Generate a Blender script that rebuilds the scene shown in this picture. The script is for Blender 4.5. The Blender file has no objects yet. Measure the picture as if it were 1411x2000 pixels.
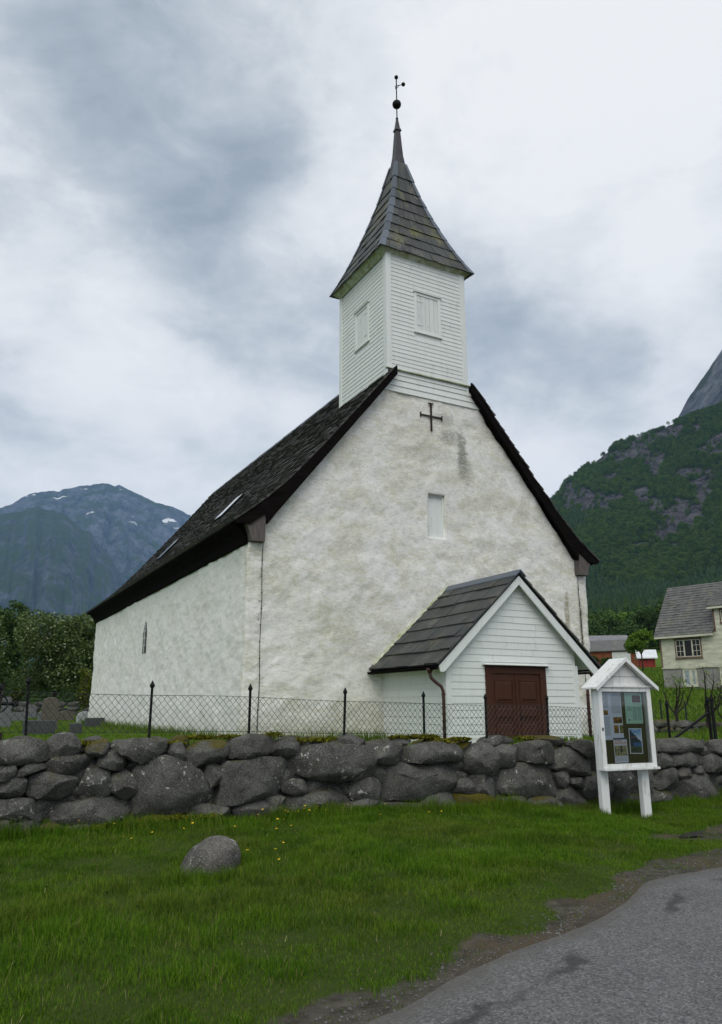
import bpy, bmesh, math, random
import numpy as np
from mathutils import Matrix, Vector
random.seed(7)
R = math.radians
SC = bpy.context.scene
COL = SC.collection
HAZE = 6.0e-5
CLOUDS = [(11.7, 40.7, 12, -.26), (22.3, 28, 7, -.24), (17.3, 35, 8, -.20), (44.3, 25.3, 8, -.16), (35, 27.9, 7, -.15), (2, 46, 9, -.16), (50.2, 39.8, 15, .40), (5, 28, 9, .35), (22.1, 34.4, 4, .18), (54.5, 29, 8, .25), (11, 18.5, 10, .28), (40, 45, 8, .15), (58, 47, 12, .35), (48, 17, 9, .15)]

# ------------------------------------------------------------------ camera
# metres; the camera eye is the origin, X runs along the church front, Y into the nave, Z up
cam_d = bpy.data.cameras.new('camera'); cam = bpy.data.objects.new('camera', cam_d); COL.objects.link(cam)
F_PX, TILT, ROLL, HEAD = 1478.07, R(14.3936), R(-0.1522), R(28.4327)
fw = Vector((math.sin(HEAD)*math.cos(TILT), math.cos(HEAD)*math.cos(TILT), math.sin(TILT)))
rt0 = Vector((math.cos(HEAD), -math.sin(HEAD), 0)); up0 = rt0.cross(fw)
rt = rt0*math.cos(ROLL) + up0*math.sin(ROLL); up = up0*math.cos(ROLL) - rt0*math.sin(ROLL)
cam.matrix_world = Matrix(((rt.x, up.x, -fw.x, 0), (rt.y, up.y, -fw.y, 0), (rt.z, up.z, -fw.z, 0), (0, 0, 0, 1)))
cam_d.sensor_fit = 'VERTICAL'; cam_d.sensor_height = 36; cam_d.sensor_width = 25.4
cam_d.lens = 36*F_PX/2000; cam_d.clip_start = .05; cam_d.clip_end = 30000
SC.camera = cam

# ------------------------------------------------------------------ node helpers
def nd(nt, t, props=None, **ins):
    n = nt.nodes.new(t)
    for k, v in (props or {}).items(): setattr(n, k, v)
    for k, v in ins.items():
        s = n.inputs[int(k[1:])] if k[0] == 'i' and k[1:].isdigit() else n.inputs[k.replace('_', ' ')]
        if isinstance(v, bpy.types.NodeSocket): nt.links.new(v, s)
        else: s.default_value = v
    return n
def c4(c): return (c[0], c[1], c[2], 1) if hasattr(c, '__len__') else (c, c, c, 1)
def mix(nt, f, a, b, mode='MIX'):
    n = nd(nt, 'ShaderNodeMix', dict(data_type='RGBA', blend_type=mode))
    for i, v in ((0, f), (6, a), (7, b)):
        if isinstance(v, bpy.types.NodeSocket): nt.links.new(v, n.inputs[i])
        else: n.inputs[i].default_value = v if i == 0 else c4(v)
    return n.outputs[2]
def ma(nt, op, a, b=0.0, c=0.0, clamp=False):
    n = nd(nt, 'ShaderNodeMath', dict(operation=op, use_clamp=clamp), i0=a, i1=b, i2=c); return n.outputs[0]
def mr(nt, v, a, b, c=0.0, d=1.0, smooth=False):
    n = nd(nt, 'ShaderNodeMapRange', dict(interpolation_type='SMOOTHSTEP' if smooth else 'LINEAR'), i0=v, i1=a, i2=b, i3=c, i4=d); return n.outputs[0]
def noise(nt, vec, scale, detail=4, rough=.55, dist=0.0):
    return nd(nt, 'ShaderNodeTexNoise', None, Vector=vec, Scale=scale, Detail=detail, Roughness=rough, Distortion=dist).outputs[0]
def voro(nt, vec, scale, feature='F1'):
    return nd(nt, 'ShaderNodeTexVoronoi', dict(feature=feature), Vector=vec, Scale=scale)
def mapv(nt, vec, scale=(1, 1, 1), loc=(0, 0, 0), rot=(0, 0, 0)):
    return nd(nt, 'ShaderNodeMapping', None, Vector=vec, Scale=scale, Location=loc, Rotation=rot).outputs[0]
def ramp(nt, f, stops):
    n = nd(nt, 'ShaderNodeValToRGB', None, Fac=f); e = n.color_ramp.elements
    while len(e) < len(stops): e.new(.5)
    for i, (p, c) in enumerate(stops): e[i].position = p; e[i].color = c4(c)
    return n.outputs[0]
def sep(nt, v):
    n = nd(nt, 'ShaderNodeSeparateXYZ', None, i0=v); return n.outputs
def comb(nt, x, y, z): return nd(nt, 'ShaderNodeCombineXYZ', None, i0=x, i1=y, i2=z).outputs[0]
def new_mat(name, rough=.7, spec=.3):
    m = bpy.data.materials.new(name); m.use_nodes = True; nt = m.node_tree
    b = nt.nodes['Principled BSDF']; b.inputs['Roughness'].default_value = rough; b.inputs['Specular IOR Level'].default_value = spec
    return m, nt, b
def setc(nt, b, c, key='Base Color'):
    if isinstance(c, bpy.types.NodeSocket): nt.links.new(c, b.inputs[key])
    else: b.inputs[key].default_value = c4(c) if key == 'Base Color' else c
def bump(nt, b, h, strength=.3, dist=.02):
    n = nd(nt, 'ShaderNodeBump', None, Height=h, Strength=strength, Distance=dist); nt.links.new(n.outputs[0], b.inputs['Normal'])
def posn(nt): return nt.nodes.new('ShaderNodeNewGeometry').outputs['Position']
def objc(nt): return nt.nodes.new('ShaderNodeTexCoord').outputs['Object']
def genc(nt): return nt.nodes.new('ShaderNodeTexCoord').outputs['Generated']
def orand(nt): return nt.nodes.new('ShaderNodeObjectInfo').outputs['Random']
def island(nt): return nt.nodes.new('ShaderNodeNewGeometry').outputs['Random Per Island']

# ------------------------------------------------------------------ world: an overcast sky with broken cloud
W = bpy.data.worlds.new('World'); SC.world = W; W.use_nodes = True
wt = W.node_tree; wt.nodes.clear()
sky = nd(wt, 'ShaderNodeTexSky', dict(sky_type='NISHITA', sun_disc=False, sun_elevation=R(48), sun_rotation=R(215)))
tc = wt.nodes.new('ShaderNodeTexCoord').outputs['Generated']
sx, sy, sz = sep(wt, tc)
den = ma(wt, 'ADD', ma(wt, 'ABSOLUTE', sz), .42)
flat = comb(wt, ma(wt, 'DIVIDE', sx, den), ma(wt, 'DIVIDE', sy, den), ma(wt, 'MULTIPLY', sz, .25))
puff = mapv(wt, tc, (1, 1, 1.7), (.3, 1.1, 0))
n1 = noise(wt, puff, 2.6, 6, .55, .2)
n2 = noise(wt, mapv(wt, flat, (1, 1, 1), (8.3, 5.2, 1)), 3.2, 12, .58, .25)
n3 = noise(wt, mapv(wt, tc, (1, 1, 2.0), (4, 2, 1)), 7.5, 12, .64, .35)
cl = ma(wt, 'ADD', ma(wt, 'ADD', ma(wt, 'MULTIPLY', n1, .75), ma(wt, 'MULTIPLY', n2, .6)), ma(wt, 'MULTIPLY', n3, .46))
cl = ma(wt, 'ADD', mr(wt, cl, .62, 1.13), mr(wt, ma(wt, 'ABSOLUTE', sz), .46, .10, 0, .40, True))
def sky_dir(az, el): return (math.cos(R(el))*math.sin(R(az)), math.cos(R(el))*math.cos(R(az)), math.sin(R(el)))
# broad cloud banks: (azimuth, elevation, angular radius, density change)
for az, el, rad, amt in CLOUDS:
    d = nd(wt, 'ShaderNodeVectorMath', dict(operation='DOT_PRODUCT'), i0=tc, i1=sky_dir(az, el)).outputs['Value']
    cl = ma(wt, 'ADD', cl, mr(wt, d, math.cos(R(rad)), 1.0, 0, amt, True))
cloud = ramp(wt, cl, [(0, (.36, .415, .47)), (.22, (.46, .515, .57)), (.45, (.62, .665, .705)), (.66, (.80, .83, .855)), (.84, (.90, .915, .93)), (1, (.97, .98, .985))])
skyc = mix(wt, 1.0, sky.outputs[0], (.10, .10, .10), 'MULTIPLY')
tot = mix(wt, .94, skyc, cloud)
bg = nd(wt, 'ShaderNodeBackground', None, Color=tot, Strength=.9)
wo = nd(wt, 'ShaderNodeOutputWorld'); wt.links.new(bg.outputs[0], wo.inputs[0])

sun_d = bpy.data.lights.new('sun', 'SUN'); sun_d.energy = 1.5; sun_d.angle = R(45); sun_d.color = (1, .95, .86)
sun = bpy.data.objects.new('sun', sun_d); COL.objects.link(sun)
sun.rotation_euler = Vector(sky_dir(215, 48)).to_track_quat('Z', 'Y').to_euler()

SC.view_settings.view_transform = 'Standard'; SC.view_settings.look = 'None'
SC.view_settings.exposure = 0.2; SC.view_settings.gamma = 1.0; SC.view_settings.use_curve_mapping = False
try:
    SC.cycles.volume_bounces = 1; SC.cycles.max_bounces = 6; SC.cycles.diffuse_bounces = 3; SC.cycles.transparent_max_bounces = 12
    SC.cycles.use_denoising = True
except Exception: pass

# ------------------------------------------------------------------ numeric noise
_rs = np.random.RandomState(11); _perm = np.tile(_rs.permutation(256), 3); _val = _rs.rand(256)*2-1
def vnoise(p):
    p = np.asarray(p, float); i = np.floor(p).astype(int); f = p-i; f = f*f*(3-2*f); i &= 255
    def h(a, b, c): return _val[_perm[_perm[_perm[(i[..., 0]+a) & 255]+((i[..., 1]+b) & 255)]+((i[..., 2]+c) & 255)]]
    x, y, z = f[..., 0], f[..., 1], f[..., 2]
    l = lambda a, b, t: a+(b-a)*t
    return l(l(l(h(0,0,0), h(1,0,0), x), l(h(0,1,0), h(1,1,0), x), y), l(l(h(0,0,1), h(1,0,1), x), l(h(0,1,1), h(1,1,1), x), y), z)
def fbm(p, oct=4, gain=.5):
    p = np.asarray(p, float); s = 0; a = 1
    for k in range(oct): s = s+a*vnoise(p*(2.03**k)+17.3*k); a *= gain
    return s
def sstep(a, b, x): t = np.clip((np.asarray(x, float)-a)/(b-a), 0, 1); return t*t*(3-2*t)

# ------------------------------------------------------------------ object helpers
def link(o, parent=None):
    COL.objects.link(o)
    if parent is not None:
        o.parent = parent
        if parent.type == 'EMPTY' and parent.get('label'):
            o.matrix_parent_inverse = parent.matrix_basis.inverted()
    return o
def tag(o, label, cat, group=None):
    o['label'] = label; o['category'] = cat
    if group: o['group'] = group
    return o
def thing(name, label, cat, loc=(0, 0, 0), group=None, rz=0):
    o = bpy.data.objects.new(name, None); COL.objects.link(o); o.empty_display_size = .2
    o.location = loc; o.rotation_euler = (0, 0, rz)
    return tag(o, label, cat, group)
def mesh_obj(name, v, f, mat, parent=None, smooth=False, kind=None, attrs=None):
    me = bpy.data.meshes.new(name)
    v = np.asarray(v, np.float32).reshape(-1, 3)
    if isinstance(f, np.ndarray):
        k = f.shape[1]; n = len(f)
        me.vertices.add(len(v)); me.vertices.foreach_set('co', v.ravel())
        me.loops.add(n*k); me.loops.foreach_set('vertex_index', f.astype(np.int32).ravel())
        me.polygons.add(n); me.polygons.foreach_set('loop_start', np.arange(0, n*k, k, dtype=np.int32))
        me.update(calc_edges=True)
    else:
        me.from_pydata([tuple(map(float, q)) for q in v], [], f); me.update()
    for m in (mat if isinstance(mat, (list, tuple)) else [mat]): me.materials.append(m)
    if smooth: me.polygons.foreach_set('use_smooth', np.ones(len(me.polygons), bool))
    for k, a in (attrs or {}).items():
        at = me.attributes.new(k, 'FLOAT', 'POINT'); at.data.foreach_set('value', np.asarray(a, np.float32).ravel())
    o = bpy.data.objects.new(name, me); link(o, parent)
    if kind: o['kind'] = kind
    return o
class MB:
    def __init__(s): s.v = []; s.f = []
    def add(s, v, f):
        b = len(s.v); s.v += [tuple(q) for q in v]; s.f += [tuple(i+b for i in q) for q in f]; return s
    def hexa(s, p):       # p: 4 lower, 4 upper corners
        return s.add(p, [(3,2,1,0), (4,5,6,7), (0,1,5,4), (1,2,6,5), (2,3,7,6), (3,0,4,7)])
    def box(s, x0, x1, y0, y1, z0, z1):
        return s.hexa([(x0,y0,z0), (x1,y0,z0), (x1,y1,z0), (x0,y1,z0), (x0,y0,z1), (x1,y0,z1), (x1,y1,z1), (x0,y1,z1)])
    def prism(s, a, b):   # two matching outlines
        n = len(a); return s.add(list(a)+list(b), [tuple(range(n))[::-1], tuple(range(n, 2*n))]+[(i, (i+1) % n, n+(i+1) % n, n+i) for i in range(n)])
    def tube(s, path, r, n=8, caps=True):
        path = [Vector(p) for p in path]; rr = r if hasattr(r, '__len__') else [r]*len(path); b = len(s.v); ref = None
        for i, p in enumerate(path):
            t = (path[min(i+1, len(path)-1)]-path[max(i-1, 0)]).normalized()
            if ref is None: ref = t.orthogonal().normalized()
            ref = (ref-t*ref.dot(t)).normalized(); q = t.cross(ref)
            for k in range(n):
                a = 2*math.pi*k/n; s.v.append(tuple(p+(ref*math.cos(a)+q*math.sin(a))*rr[i]))
        for i in range(len(path)-1):
            for k in range(n): s.f.append((b+i*n+k, b+i*n+(k+1) % n, b+(i+1)*n+(k+1) % n, b+(i+1)*n+k))
        if caps: s.f.append(tuple(b+k for k in range(n))[::-1]); s.f.append(tuple(b+(len(path)-1)*n+k for k in range(n)))
        return s
    def ball(s, c, r, n=10, m=7):
        c = Vector(c); path = []; rr = []
        for j in range(m+1):
            a = math.pi*j/m; path.append(c+Vector((0, 0, -r*math.cos(a)))); rr.append(max(r*math.sin(a), r*.02))
        b = len(s.v)
        for p, q in zip(path, rr):
            for k in range(n): s.v.append((p.x+q*math.cos(2*math.pi*k/n), p.y+q*math.sin(2*math.pi*k/n), p.z))
        for i in range(m):
            for k in range(n): s.f.append((b+i*n+k, b+i*n+(k+1) % n, b+(i+1)*n+(k+1) % n, b+(i+1)*n+k))
        return s
    def build(s, name, mat, parent=None, smooth=False, kind=None): return mesh_obj(name, s.v, s.f, mat, parent, smooth, kind)
class Fr:                 # a wall frame: u along the wall, w outward, z up
    def __init__(s, o, u, n): s.o = o; s.u = u; s.n = n
    def p(s, u, w, z): return (s.o[0]+s.u[0]*u+s.n[0]*w, s.o[1]+s.u[1]*u+s.n[1]*w, z)
    def box(s, mb, u0, u1, w0, w1, z0, z1):
        return mb.hexa([s.p(u0,w1,z0), s.p(u1,w1,z0), s.p(u1,w0,z0), s.p(u0,w0,z0), s.p(u0,w1,z1), s.p(u1,w1,z1), s.p(u1,w0,z1), s.p(u0,w0,z1)])
    def plank(s, mb, a0, a1, b0, b1, z0, z1, t0=.03, t1=.010, back=-.01):   # clapboard, lower edge proud
        return mb.hexa([s.p(a0,t0,z0), s.p(a1,t0,z0), s.p(a1,back,z0), s.p(a0,back,z0), s.p(b0,t1,z1), s.p(b1,t1,z1), s.p(b1,back,z1), s.p(b0,back,z1)])
def bevel(o, w=.006, seg=1):
    m = o.modifiers.new('bevel', 'BEVEL'); m.width = w; m.segments = seg; m.limit_method = 'ANGLE'; return o
# ------------------------------------------------------------------ materials
M = {}
def simple(name, col, rough=.7, var=.15, scale=6, spec=.3, bmp=0, stretch=(1, 1, 1)):
    m, nt, b = new_mat(name, rough, spec); p = objc(nt)
    n = noise(nt, mapv(nt, p, stretch), scale, 5, .6)
    setc(nt, b, mix(nt, mr(nt, n, .3, .7), [x*(1-var) for x in col], [min(1, x*(1+var)) for x in col]))
    if bmp: bump(nt, b, n, bmp, .01)
    M[name] = m; return m

def plaster():
    m, nt, b = new_mat('plaster', .92, .15); p = posn(nt); x, y, z = sep(nt, p)
    fr = mr(nt, y, 18.75, 18.5)                                   # the weathered gable front against the side wall
    base = mix(nt, mr(nt, noise(nt, p, .9, 5, .6), .35, .65), (.80, .79, .735), (.88, .872, .83))
    blotch = noise(nt, mapv(nt, p, (1, 1, 1.5)), .95, 7, .66, .6)
    fine = noise(nt, mapv(nt, p, (1, 1, 2.2)), 4.5, 6, .65, .5)
    f1 = ma(nt, 'MULTIPLY', mr(nt, ma(nt, 'ADD', blotch, ma(nt, 'MULTIPLY', fine, .45)), .64, .84), ma(nt, 'MULTIPLY', fr, .8))
    c = mix(nt, f1, base, (.63, .605, .475))
    f2 = ma(nt, 'MULTIPLY', mr(nt, noise(nt, mapv(nt, p, (1.1, 1.1, .8), (5, 2, 9)), 2.6, 8, .7, .7), .57, .78), ma(nt, 'ADD', ma(nt, 'MULTIPLY', fr, .55), .16))
    c = mix(nt, f2, c, (.53, .52, .46))
    # soft grey runs on the side wall
    f3 = ma(nt, 'MULTIPLY', mr(nt, noise(nt, mapv(nt, p, (1, 1, .25)), 1.6, 5, .6, .4), .5, .75), ma(nt, 'SUBTRACT', .35, ma(nt, 'MULTIPLY', fr, .2)))
    c = mix(nt, f3, c, (.64, .63, .55))
    # stains with a place of their own: (x, z, half width, half height, strength, colour)
    for sx_, sz_, hw, hh, amt, col in ((13.58, 7.75, .20, .75, .8, (.18, .185, .145)), (13.68, 7.2, .30, .55, .65, (.25, .25, .2)), (13.2, 8.15, .55, .28, .55, (.24, .24, .19)), (12.95, 8.75, .4, .25, .6, (.27, .27, .22)),
            (17.55, 2.7, .13, 1.0, .8, (.30, .25, .15)), (18.12, 2.55, .07, .95, .9, (.16, .13, .08)), (17.75, 1.9, .22, .5, .4, (.3, .26, .17)), (12.3, 7.6, .6, .3, .35, (.36, .34, .27)), (10.2, -.2, 1.3, .35, .35, (.45, .42, .3)), (8.0, -.6, 3.0, .3, .45, (.42, .42, .3)), (9.9, 1.6, .8, .5, .3, (.4, .37, .28))):
        dx = ma(nt, 'DIVIDE', ma(nt, 'SUBTRACT', x, sx_), hw); dz = ma(nt, 'DIVIDE', ma(nt, 'SUBTRACT', z, sz_), hh)
        d = ma(nt, 'ADD', ma(nt, 'MULTIPLY', dx, dx), ma(nt, 'MULTIPLY', dz, dz))
        d = ma(nt, 'ADD', d, ma(nt, 'MULTIPLY', ma(nt, 'SUBTRACT', fine, .5), 3.2))
        c = mix(nt, ma(nt, 'MULTIPLY', mr(nt, d, 1.3, .1, 0, amt, True), fr), c, col)
    # damp band above the ground
    wet = mr(nt, ma(nt, 'ADD', z, ma(nt, 'MULTIPLY', blotch, .5)), .15, -.7)
    c = mix(nt, ma(nt, 'MULTIPLY', wet, .45), c, (.40, .40, .29))
    # hairline cracks and pits
    crust = noise(nt, mapv(nt, p, (1, 1, 2.4)), 7.5, 8, .72, .9); crust2 = noise(nt, mapv(nt, p, (1, 1, 1.6), (4, 4, 4)), 16, 6, .7, .5)
    c = mix(nt, ma(nt, 'MULTIPLY', mr(nt, crust, .50, .60), ma(nt, 'ADD', .22, ma(nt, 'MULTIPLY', fr, .38))), c, (.88, .885, .86))
    c = mix(nt, ma(nt, 'MULTIPLY', mr(nt, crust, .48, .36), ma(nt, 'ADD', .30, ma(nt, 'MULTIPLY', fr, .25))), c, (.50, .485, .40))
    pit = mr(nt, crust2, .585, .66)
    c = mix(nt, ma(nt, 'MULTIPLY', pit, .6), c, (.33, .325, .28))
    setc(nt, b, c)
    h = ma(nt, 'ADD', ma(nt, 'MULTIPLY', noise(nt, mapv(nt, p, (1, 1, 1.6)), 3.2, 7, .62), 1.0), ma(nt, 'ADD', ma(nt, 'MULTIPLY', crust, .7), ma(nt, 'MULTIPLY', crust2, .3)))
    bump(nt, b, h, .42, .04); M['plaster'] = m
plaster()

def white_boards(name, col=(.76, .79, .755), streak=(.55, .56, .49), amt=.35, moss=False, dirt=.28):
    m, nt, b = new_mat(name, .55, .35); p = posn(nt); x, y, z = sep(nt, p)
    n = noise(nt, mapv(nt, p, (3, 3, .5)), 2.2, 6, .65)
    c = mix(nt, mr(nt, orand(nt), 0, 1, 0, .6), col, [v*.91 for v in col])
    c = mix(nt, ma(nt, 'MULTIPLY', mr(nt, n, .5, .8), amt), c, streak)
    g = noise(nt, mapv(nt, p, (2, 2, 30)), 3, 4, .6)
    c = mix(nt, mr(nt, noise(nt, p, 13, 6, .7), .67, .76, 0, .5), c, (.42, .42, .37))
    if moss: c = mix(nt, mr(nt, noise(nt, p, 5, 5, .6), .35, .65), c, (.30, .32, .16))
    d = ma(nt, 'ADD', noise(nt, mapv(nt, p, (9, 9, 2)), 1.2, 6, .7), ma(nt, 'MULTIPLY', orand(nt), .06)); c = mix(nt, mr(nt, d, .60, .70, 0, dirt), c, (.36, .37, .30))
    setc(nt, b, c); bump(nt, b, g, .12, .01); M[name] = m
white_boards('white_boards'); white_boards('white_trim', (.79, .82, .79), (.55, .57, .46), .3); white_boards('mossy_trim', (.62, .66, .55), (.4, .42, .25), .6, True)
white_boards('flaking_white', (.80, .81, .79), (.52, .53, .46), .6, dirt=.75)

def slate(name, base, lich=.5, green=.4, brown=.3, sc=1.0, row=False):
    m, nt, b = new_mat(name, .62, .4); p = posn(nt); r = orand(nt); ri = island(nt)
    n = noise(nt, p, 1.1*sc, 6, .65, .3)
    c = mix(nt, mr(nt, ma(nt, 'ADD', r, ri) if not row else ma(nt, 'ADD', .5, ma(nt, 'MULTIPLY', ri, .35)), .2, 1.4), [v*.62 for v in base], [v*1.4 for v in base])
    if row: c = mix(nt, mr(nt, noise(nt, mapv(nt, p, (5, .10, 5)), 1.0, 3, .6), .54, .66, 0, .8), c, [v*2.9 for v in base]); c = mix(nt, mr(nt, noise(nt, mapv(nt, p, (6, .16, 6), (3, 3, 3)), 1.0, 3, .6), .52, .40, 0, .85), c, [v*.3 for v in base])
    c = mix(nt, ma(nt, 'MULTIPLY', mr(nt, n, .48, .66), brown), c, (.060, .049, .038))
    l = noise(nt, p, 14*sc, 5, .7)
    c = mix(nt, ma(nt, 'MULTIPLY', mr(nt, ma(nt, 'ADD', ma(nt, 'MULTIPLY', l, .6), ma(nt, 'MULTIPLY', noise(nt, p, 1.7*sc, 3, .5), .55)), .6, .74), lich), c, (.19, .18, .145))
    c = mix(nt, ma(nt, 'MULTIPLY', mr(nt, noise(nt, mapv(nt, p, (1, 1, .6), (3, 8, 1)), 1.9*sc, 6, .6), .53, .72), green), c, (.15, .15, .045))
    v = voro(nt, p, 26*sc).outputs[0]
    c = mix(nt, ma(nt, 'MULTIPLY', mr(nt, v, .22, .12), lich*.55), c, (.30, .29, .25))
    setc(nt, b, c); bump(nt, b, noise(nt, p, 22, 5, .65), .4, .015); M[name] = m
slate('roof_slate', (.050, .047, .045), .3, .08, .4, row=True); slate('spire_slate', (.042, .048, .046), .8, .9, .35); slate('porch_slate', (.040, .046, .047), .5, .15, .55); slate('house_slate', (.105, .105, .102), .9, .15, .35, .7)
slate('hip_lead', (.10, .12, .145), .15, .12, .1)

simple('dark_board', (.0075, .006, .0055), .9, .5, 4, .04, .3, (1, 1, 6))
simple('grey_wood', (.115, .10, .092), .85, .35, 5, .2, .4, (8, 8, .6))
simple('black_iron', (.008, .008, .0085), .6, .3, 9, .15)
simple('rust_iron', (.028, .018, .014), .7, .5, 9, .3)
simple('brown_door', (.060, .021, .011), .6, .18, 5, .22, .1, (8, 8, .8))
simple('brown_pipe', (.048, .017, .012), .4, .2, 5, .4)
simple('wire', (.022, .028, .026), .5, .2, 5, .4)
simple('wood_post', (.35, .3, .22), .9, .3, 5, .2, .3, (6, 6, .6))
simple('yellow_petal', (.80, .55, .01), .5, .1, 30)
simple('bark', (.06, .05, .04), .95, .4, 8, .1, .5, (4, 4, 1))
simple('dark_bark', (.045, .04, .032), .95, .4, 8, .1, .5)
simple('concrete', (.30, .29, .27), .9, .25, 1.5, .2, .3)
simple('cream_boards', (.60, .595, .465), .7, .22, 1.4, .25, .15, (1, 1, 4))
simple('red_boards', (.22, .025, .018), .7, .25, 2)
simple('rust_boards', (.20, .06, .025), .8, .3, 2)
simple('pale_door', (.6, .62, .6), .7, .1, 2)
simple('metal_roof', (.18, .18, .19), .45, .2, 1.2, .5)
simple('white_tarp', (.68, .7, .72), .6, .12, 2)
simple('brick', (.25, .10, .06), .9, .3, 9)
simple('brown_frame', (.17, .11, .08), .7, .3, 5)
simple('dark_room', (.012, .012, .013), .3, .3, 3, .4)
simple('backing_felt', (.060, .062, .018), .95, .12, 3, .1)
simple('granite_dark', (.055, .06, .062), .5, .3, 20, .35)
simple('granite_grey', (.14, .148, .155), .7, .3, 15, .3)
simple('granite_pale', (.36, .38, .39), .7, .2, 12, .3)
simple('granite_brown', (.105, .092, .076), .7, .3, 12, .3)
simple('turf_soil', (.03, .035, .012), 1, .3, 3)

def glass():
    m, nt, b = new_mat('window_glass', .08, .5); setc(nt, b, (.02, .022, .025)); M['window_glass'] = m
    m, nt, b = new_mat('pale_glass', .08, .5); setc(nt, b, (.30, .36, .40)); M['pale_glass'] = m
    m, nt, b = new_mat('case_glass'); nt.nodes.remove(b); out = nt.nodes['Material Output']
    t = nt.nodes.new('ShaderNodeBsdfTransparent'); t.inputs[0].default_value = (.93, .95, .95, 1); g = nd(nt, 'ShaderNodeBsdfGlossy', None, Roughness=.02)
    fr = nd(nt, 'ShaderNodeFresnel', None, IOR=1.35); s = nd(nt, 'ShaderNodeMixShader', None, i0=fr.outputs[0], i1=t.outputs[0], i2=g.outputs[0]); nt.links.new(s.outputs[0], out.inputs[0]); M['case_glass'] = m
glass()

def stone(name, lich, moss, base=(.088, .087, .077)):
    m, nt, b = new_mat(name, .88, .22); p = posn(nt); r = orand(nt)
    pv = nd(nt, 'ShaderNodeVectorMath', dict(operation='ADD'), i0=p, i1=comb(nt, ma(nt, 'MULTIPLY', r, 31), ma(nt, 'MULTIPLY', r, 57), ma(nt, 'MULTIPLY', r, 13))).outputs[0]
    n = noise(nt, pv, 3.5, 8, .68, .4); g = noise(nt, pv, 60, 4, .7)
    c = mix(nt, mr(nt, n, .36, .64), [v*.42 for v in base], [v*1.45 for v in base])
    c = mix(nt, mr(nt, r, 0, 1, 0, .5), c, mix(nt, n, (.045, .047, .045), (.165, .155, .135)))
    c = mix(nt, mr(nt, g, .54, .62, 0, .5), c, (.30, .295, .275)); c = mix(nt, mr(nt, g, .46, .38, 0, .55), c, (.035, .034, .031))
    rust = mr(nt, noise(nt, pv, 1.8, 4, .6), .64, .76, 0, .5); c = mix(nt, rust, c, (.075, .045, .035))
    lz = noise(nt, pv, 9, 5, .6, .25); lz2 = noise(nt, pv, 30, 4, .65, .4)
    sp = ma(nt, 'MULTIPLY', mr(nt, ma(nt, 'ADD', lz, ma(nt, 'MULTIPLY', lz2, .3)), .81-.055*lich, .83-.05*lich), mr(nt, noise(nt, pv, 2.2, 3, .5), .56-.13*lich, .60-.12*lich))
    c = mix(nt, ma(nt, 'MULTIPLY', sp, .85), c, (.42, .43, .38))
    cr = mr(nt, ma(nt, 'ABSOLUTE', ma(nt, 'SUBTRACT', noise(nt, mapv(nt, pv, (1, 1, 1.8)), 1.9, 6, .6, .8), .5)), .012, .0, 0, .55); c = mix(nt, cr, c, (.02, .02, .018))
    nz = sep(nt, nt.nodes.new('ShaderNodeNewGeometry').outputs['Normal'])[2]
    mo = ma(nt, 'MULTIPLY', mr(nt, ma(nt, 'ADD', ma(nt, 'MULTIPLY', nz, .35), noise(nt, p, 4, 6, .65)), .86-moss*.55, 1.0-moss*.5), min(1, .35+moss))
    c = mix(nt, mo, c, mix(nt, noise(nt, p, 18, 4, .6), (.035, .032, .005), (.13, .11, .012)))
    setc(nt, b, c); h = ma(nt, 'ADD', n, ma(nt, 'MULTIPLY', g, .22)); bump(nt, b, h, .8, .04); M[name] = m
stone('stone', .15, .12); stone('stone_lichen', .75, .1); stone('stone_white', 1.15, .1); stone('stone_mossy', .3, .5); stone('stone_moss', .1, 1.0); stone('boulder', .7, .02, (.105, .098, .086))
stone('rubble', 0, .1, (.022, .021, .019))  # core stone darkened, deep shade of the gaps put into its colour

def asphalt():
    m, nt, b = new_mat('asphalt', .72, .3); p = posn(nt)
    at = nd(nt, 'ShaderNodeAttribute', dict(attribute_name='edge')).outputs['Fac']
    g = voro(nt, p, 75); n = noise(nt, p, 1.3, 6, .6, .5); cell = sep(nt, g.outputs[1])[0]
    c = mix(nt, mr(nt, n, .3, .7), (.098, .098, .096), (.132, .132, .129))
    c = mix(nt, mr(nt, cell, .62, .95, 0, .55), c, (.27, .27, .265)); c = mix(nt, mr(nt, cell, .3, .05, 0, .6), c, (.035, .036, .036))
    # tar patches and a ragged dark seam along the edge
    e = ma(nt, 'ADD', at, ma(nt, 'MULTIPLY', ma(nt, 'SUBTRACT', noise(nt, p, 2.6, 5, .6), .5), .55))
    seam = mr(nt, ma(nt, 'ABSOLUTE', ma(nt, 'SUBTRACT', e, .42)), .075, .02); seam = ma(nt, 'MULTIPLY', seam, mr(nt, noise(nt, mapv(nt, p, (1, 1, 1), (4, 7, 0)), .8, 2, .5), .46, .56))
    c = mix(nt, ma(nt, 'MULTIPLY', seam, .75), c, (.028, .028, .028))
    c = mix(nt, mr(nt, e, .22, .02, 0, .75), c, (.095, .088, .075))
    st = mr(nt, noise(nt, mapv(nt, p, (1, 1, 1), (1.7, 3.1, 0)), 2.3, 3, .5), .69, .73, 0, .25); c = mix(nt, st, c, (.04, .04, .04))
    setc(nt, b, c); bump(nt, b, g.outputs[0], .5, .012); M['asphalt'] = m
asphalt()

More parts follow.
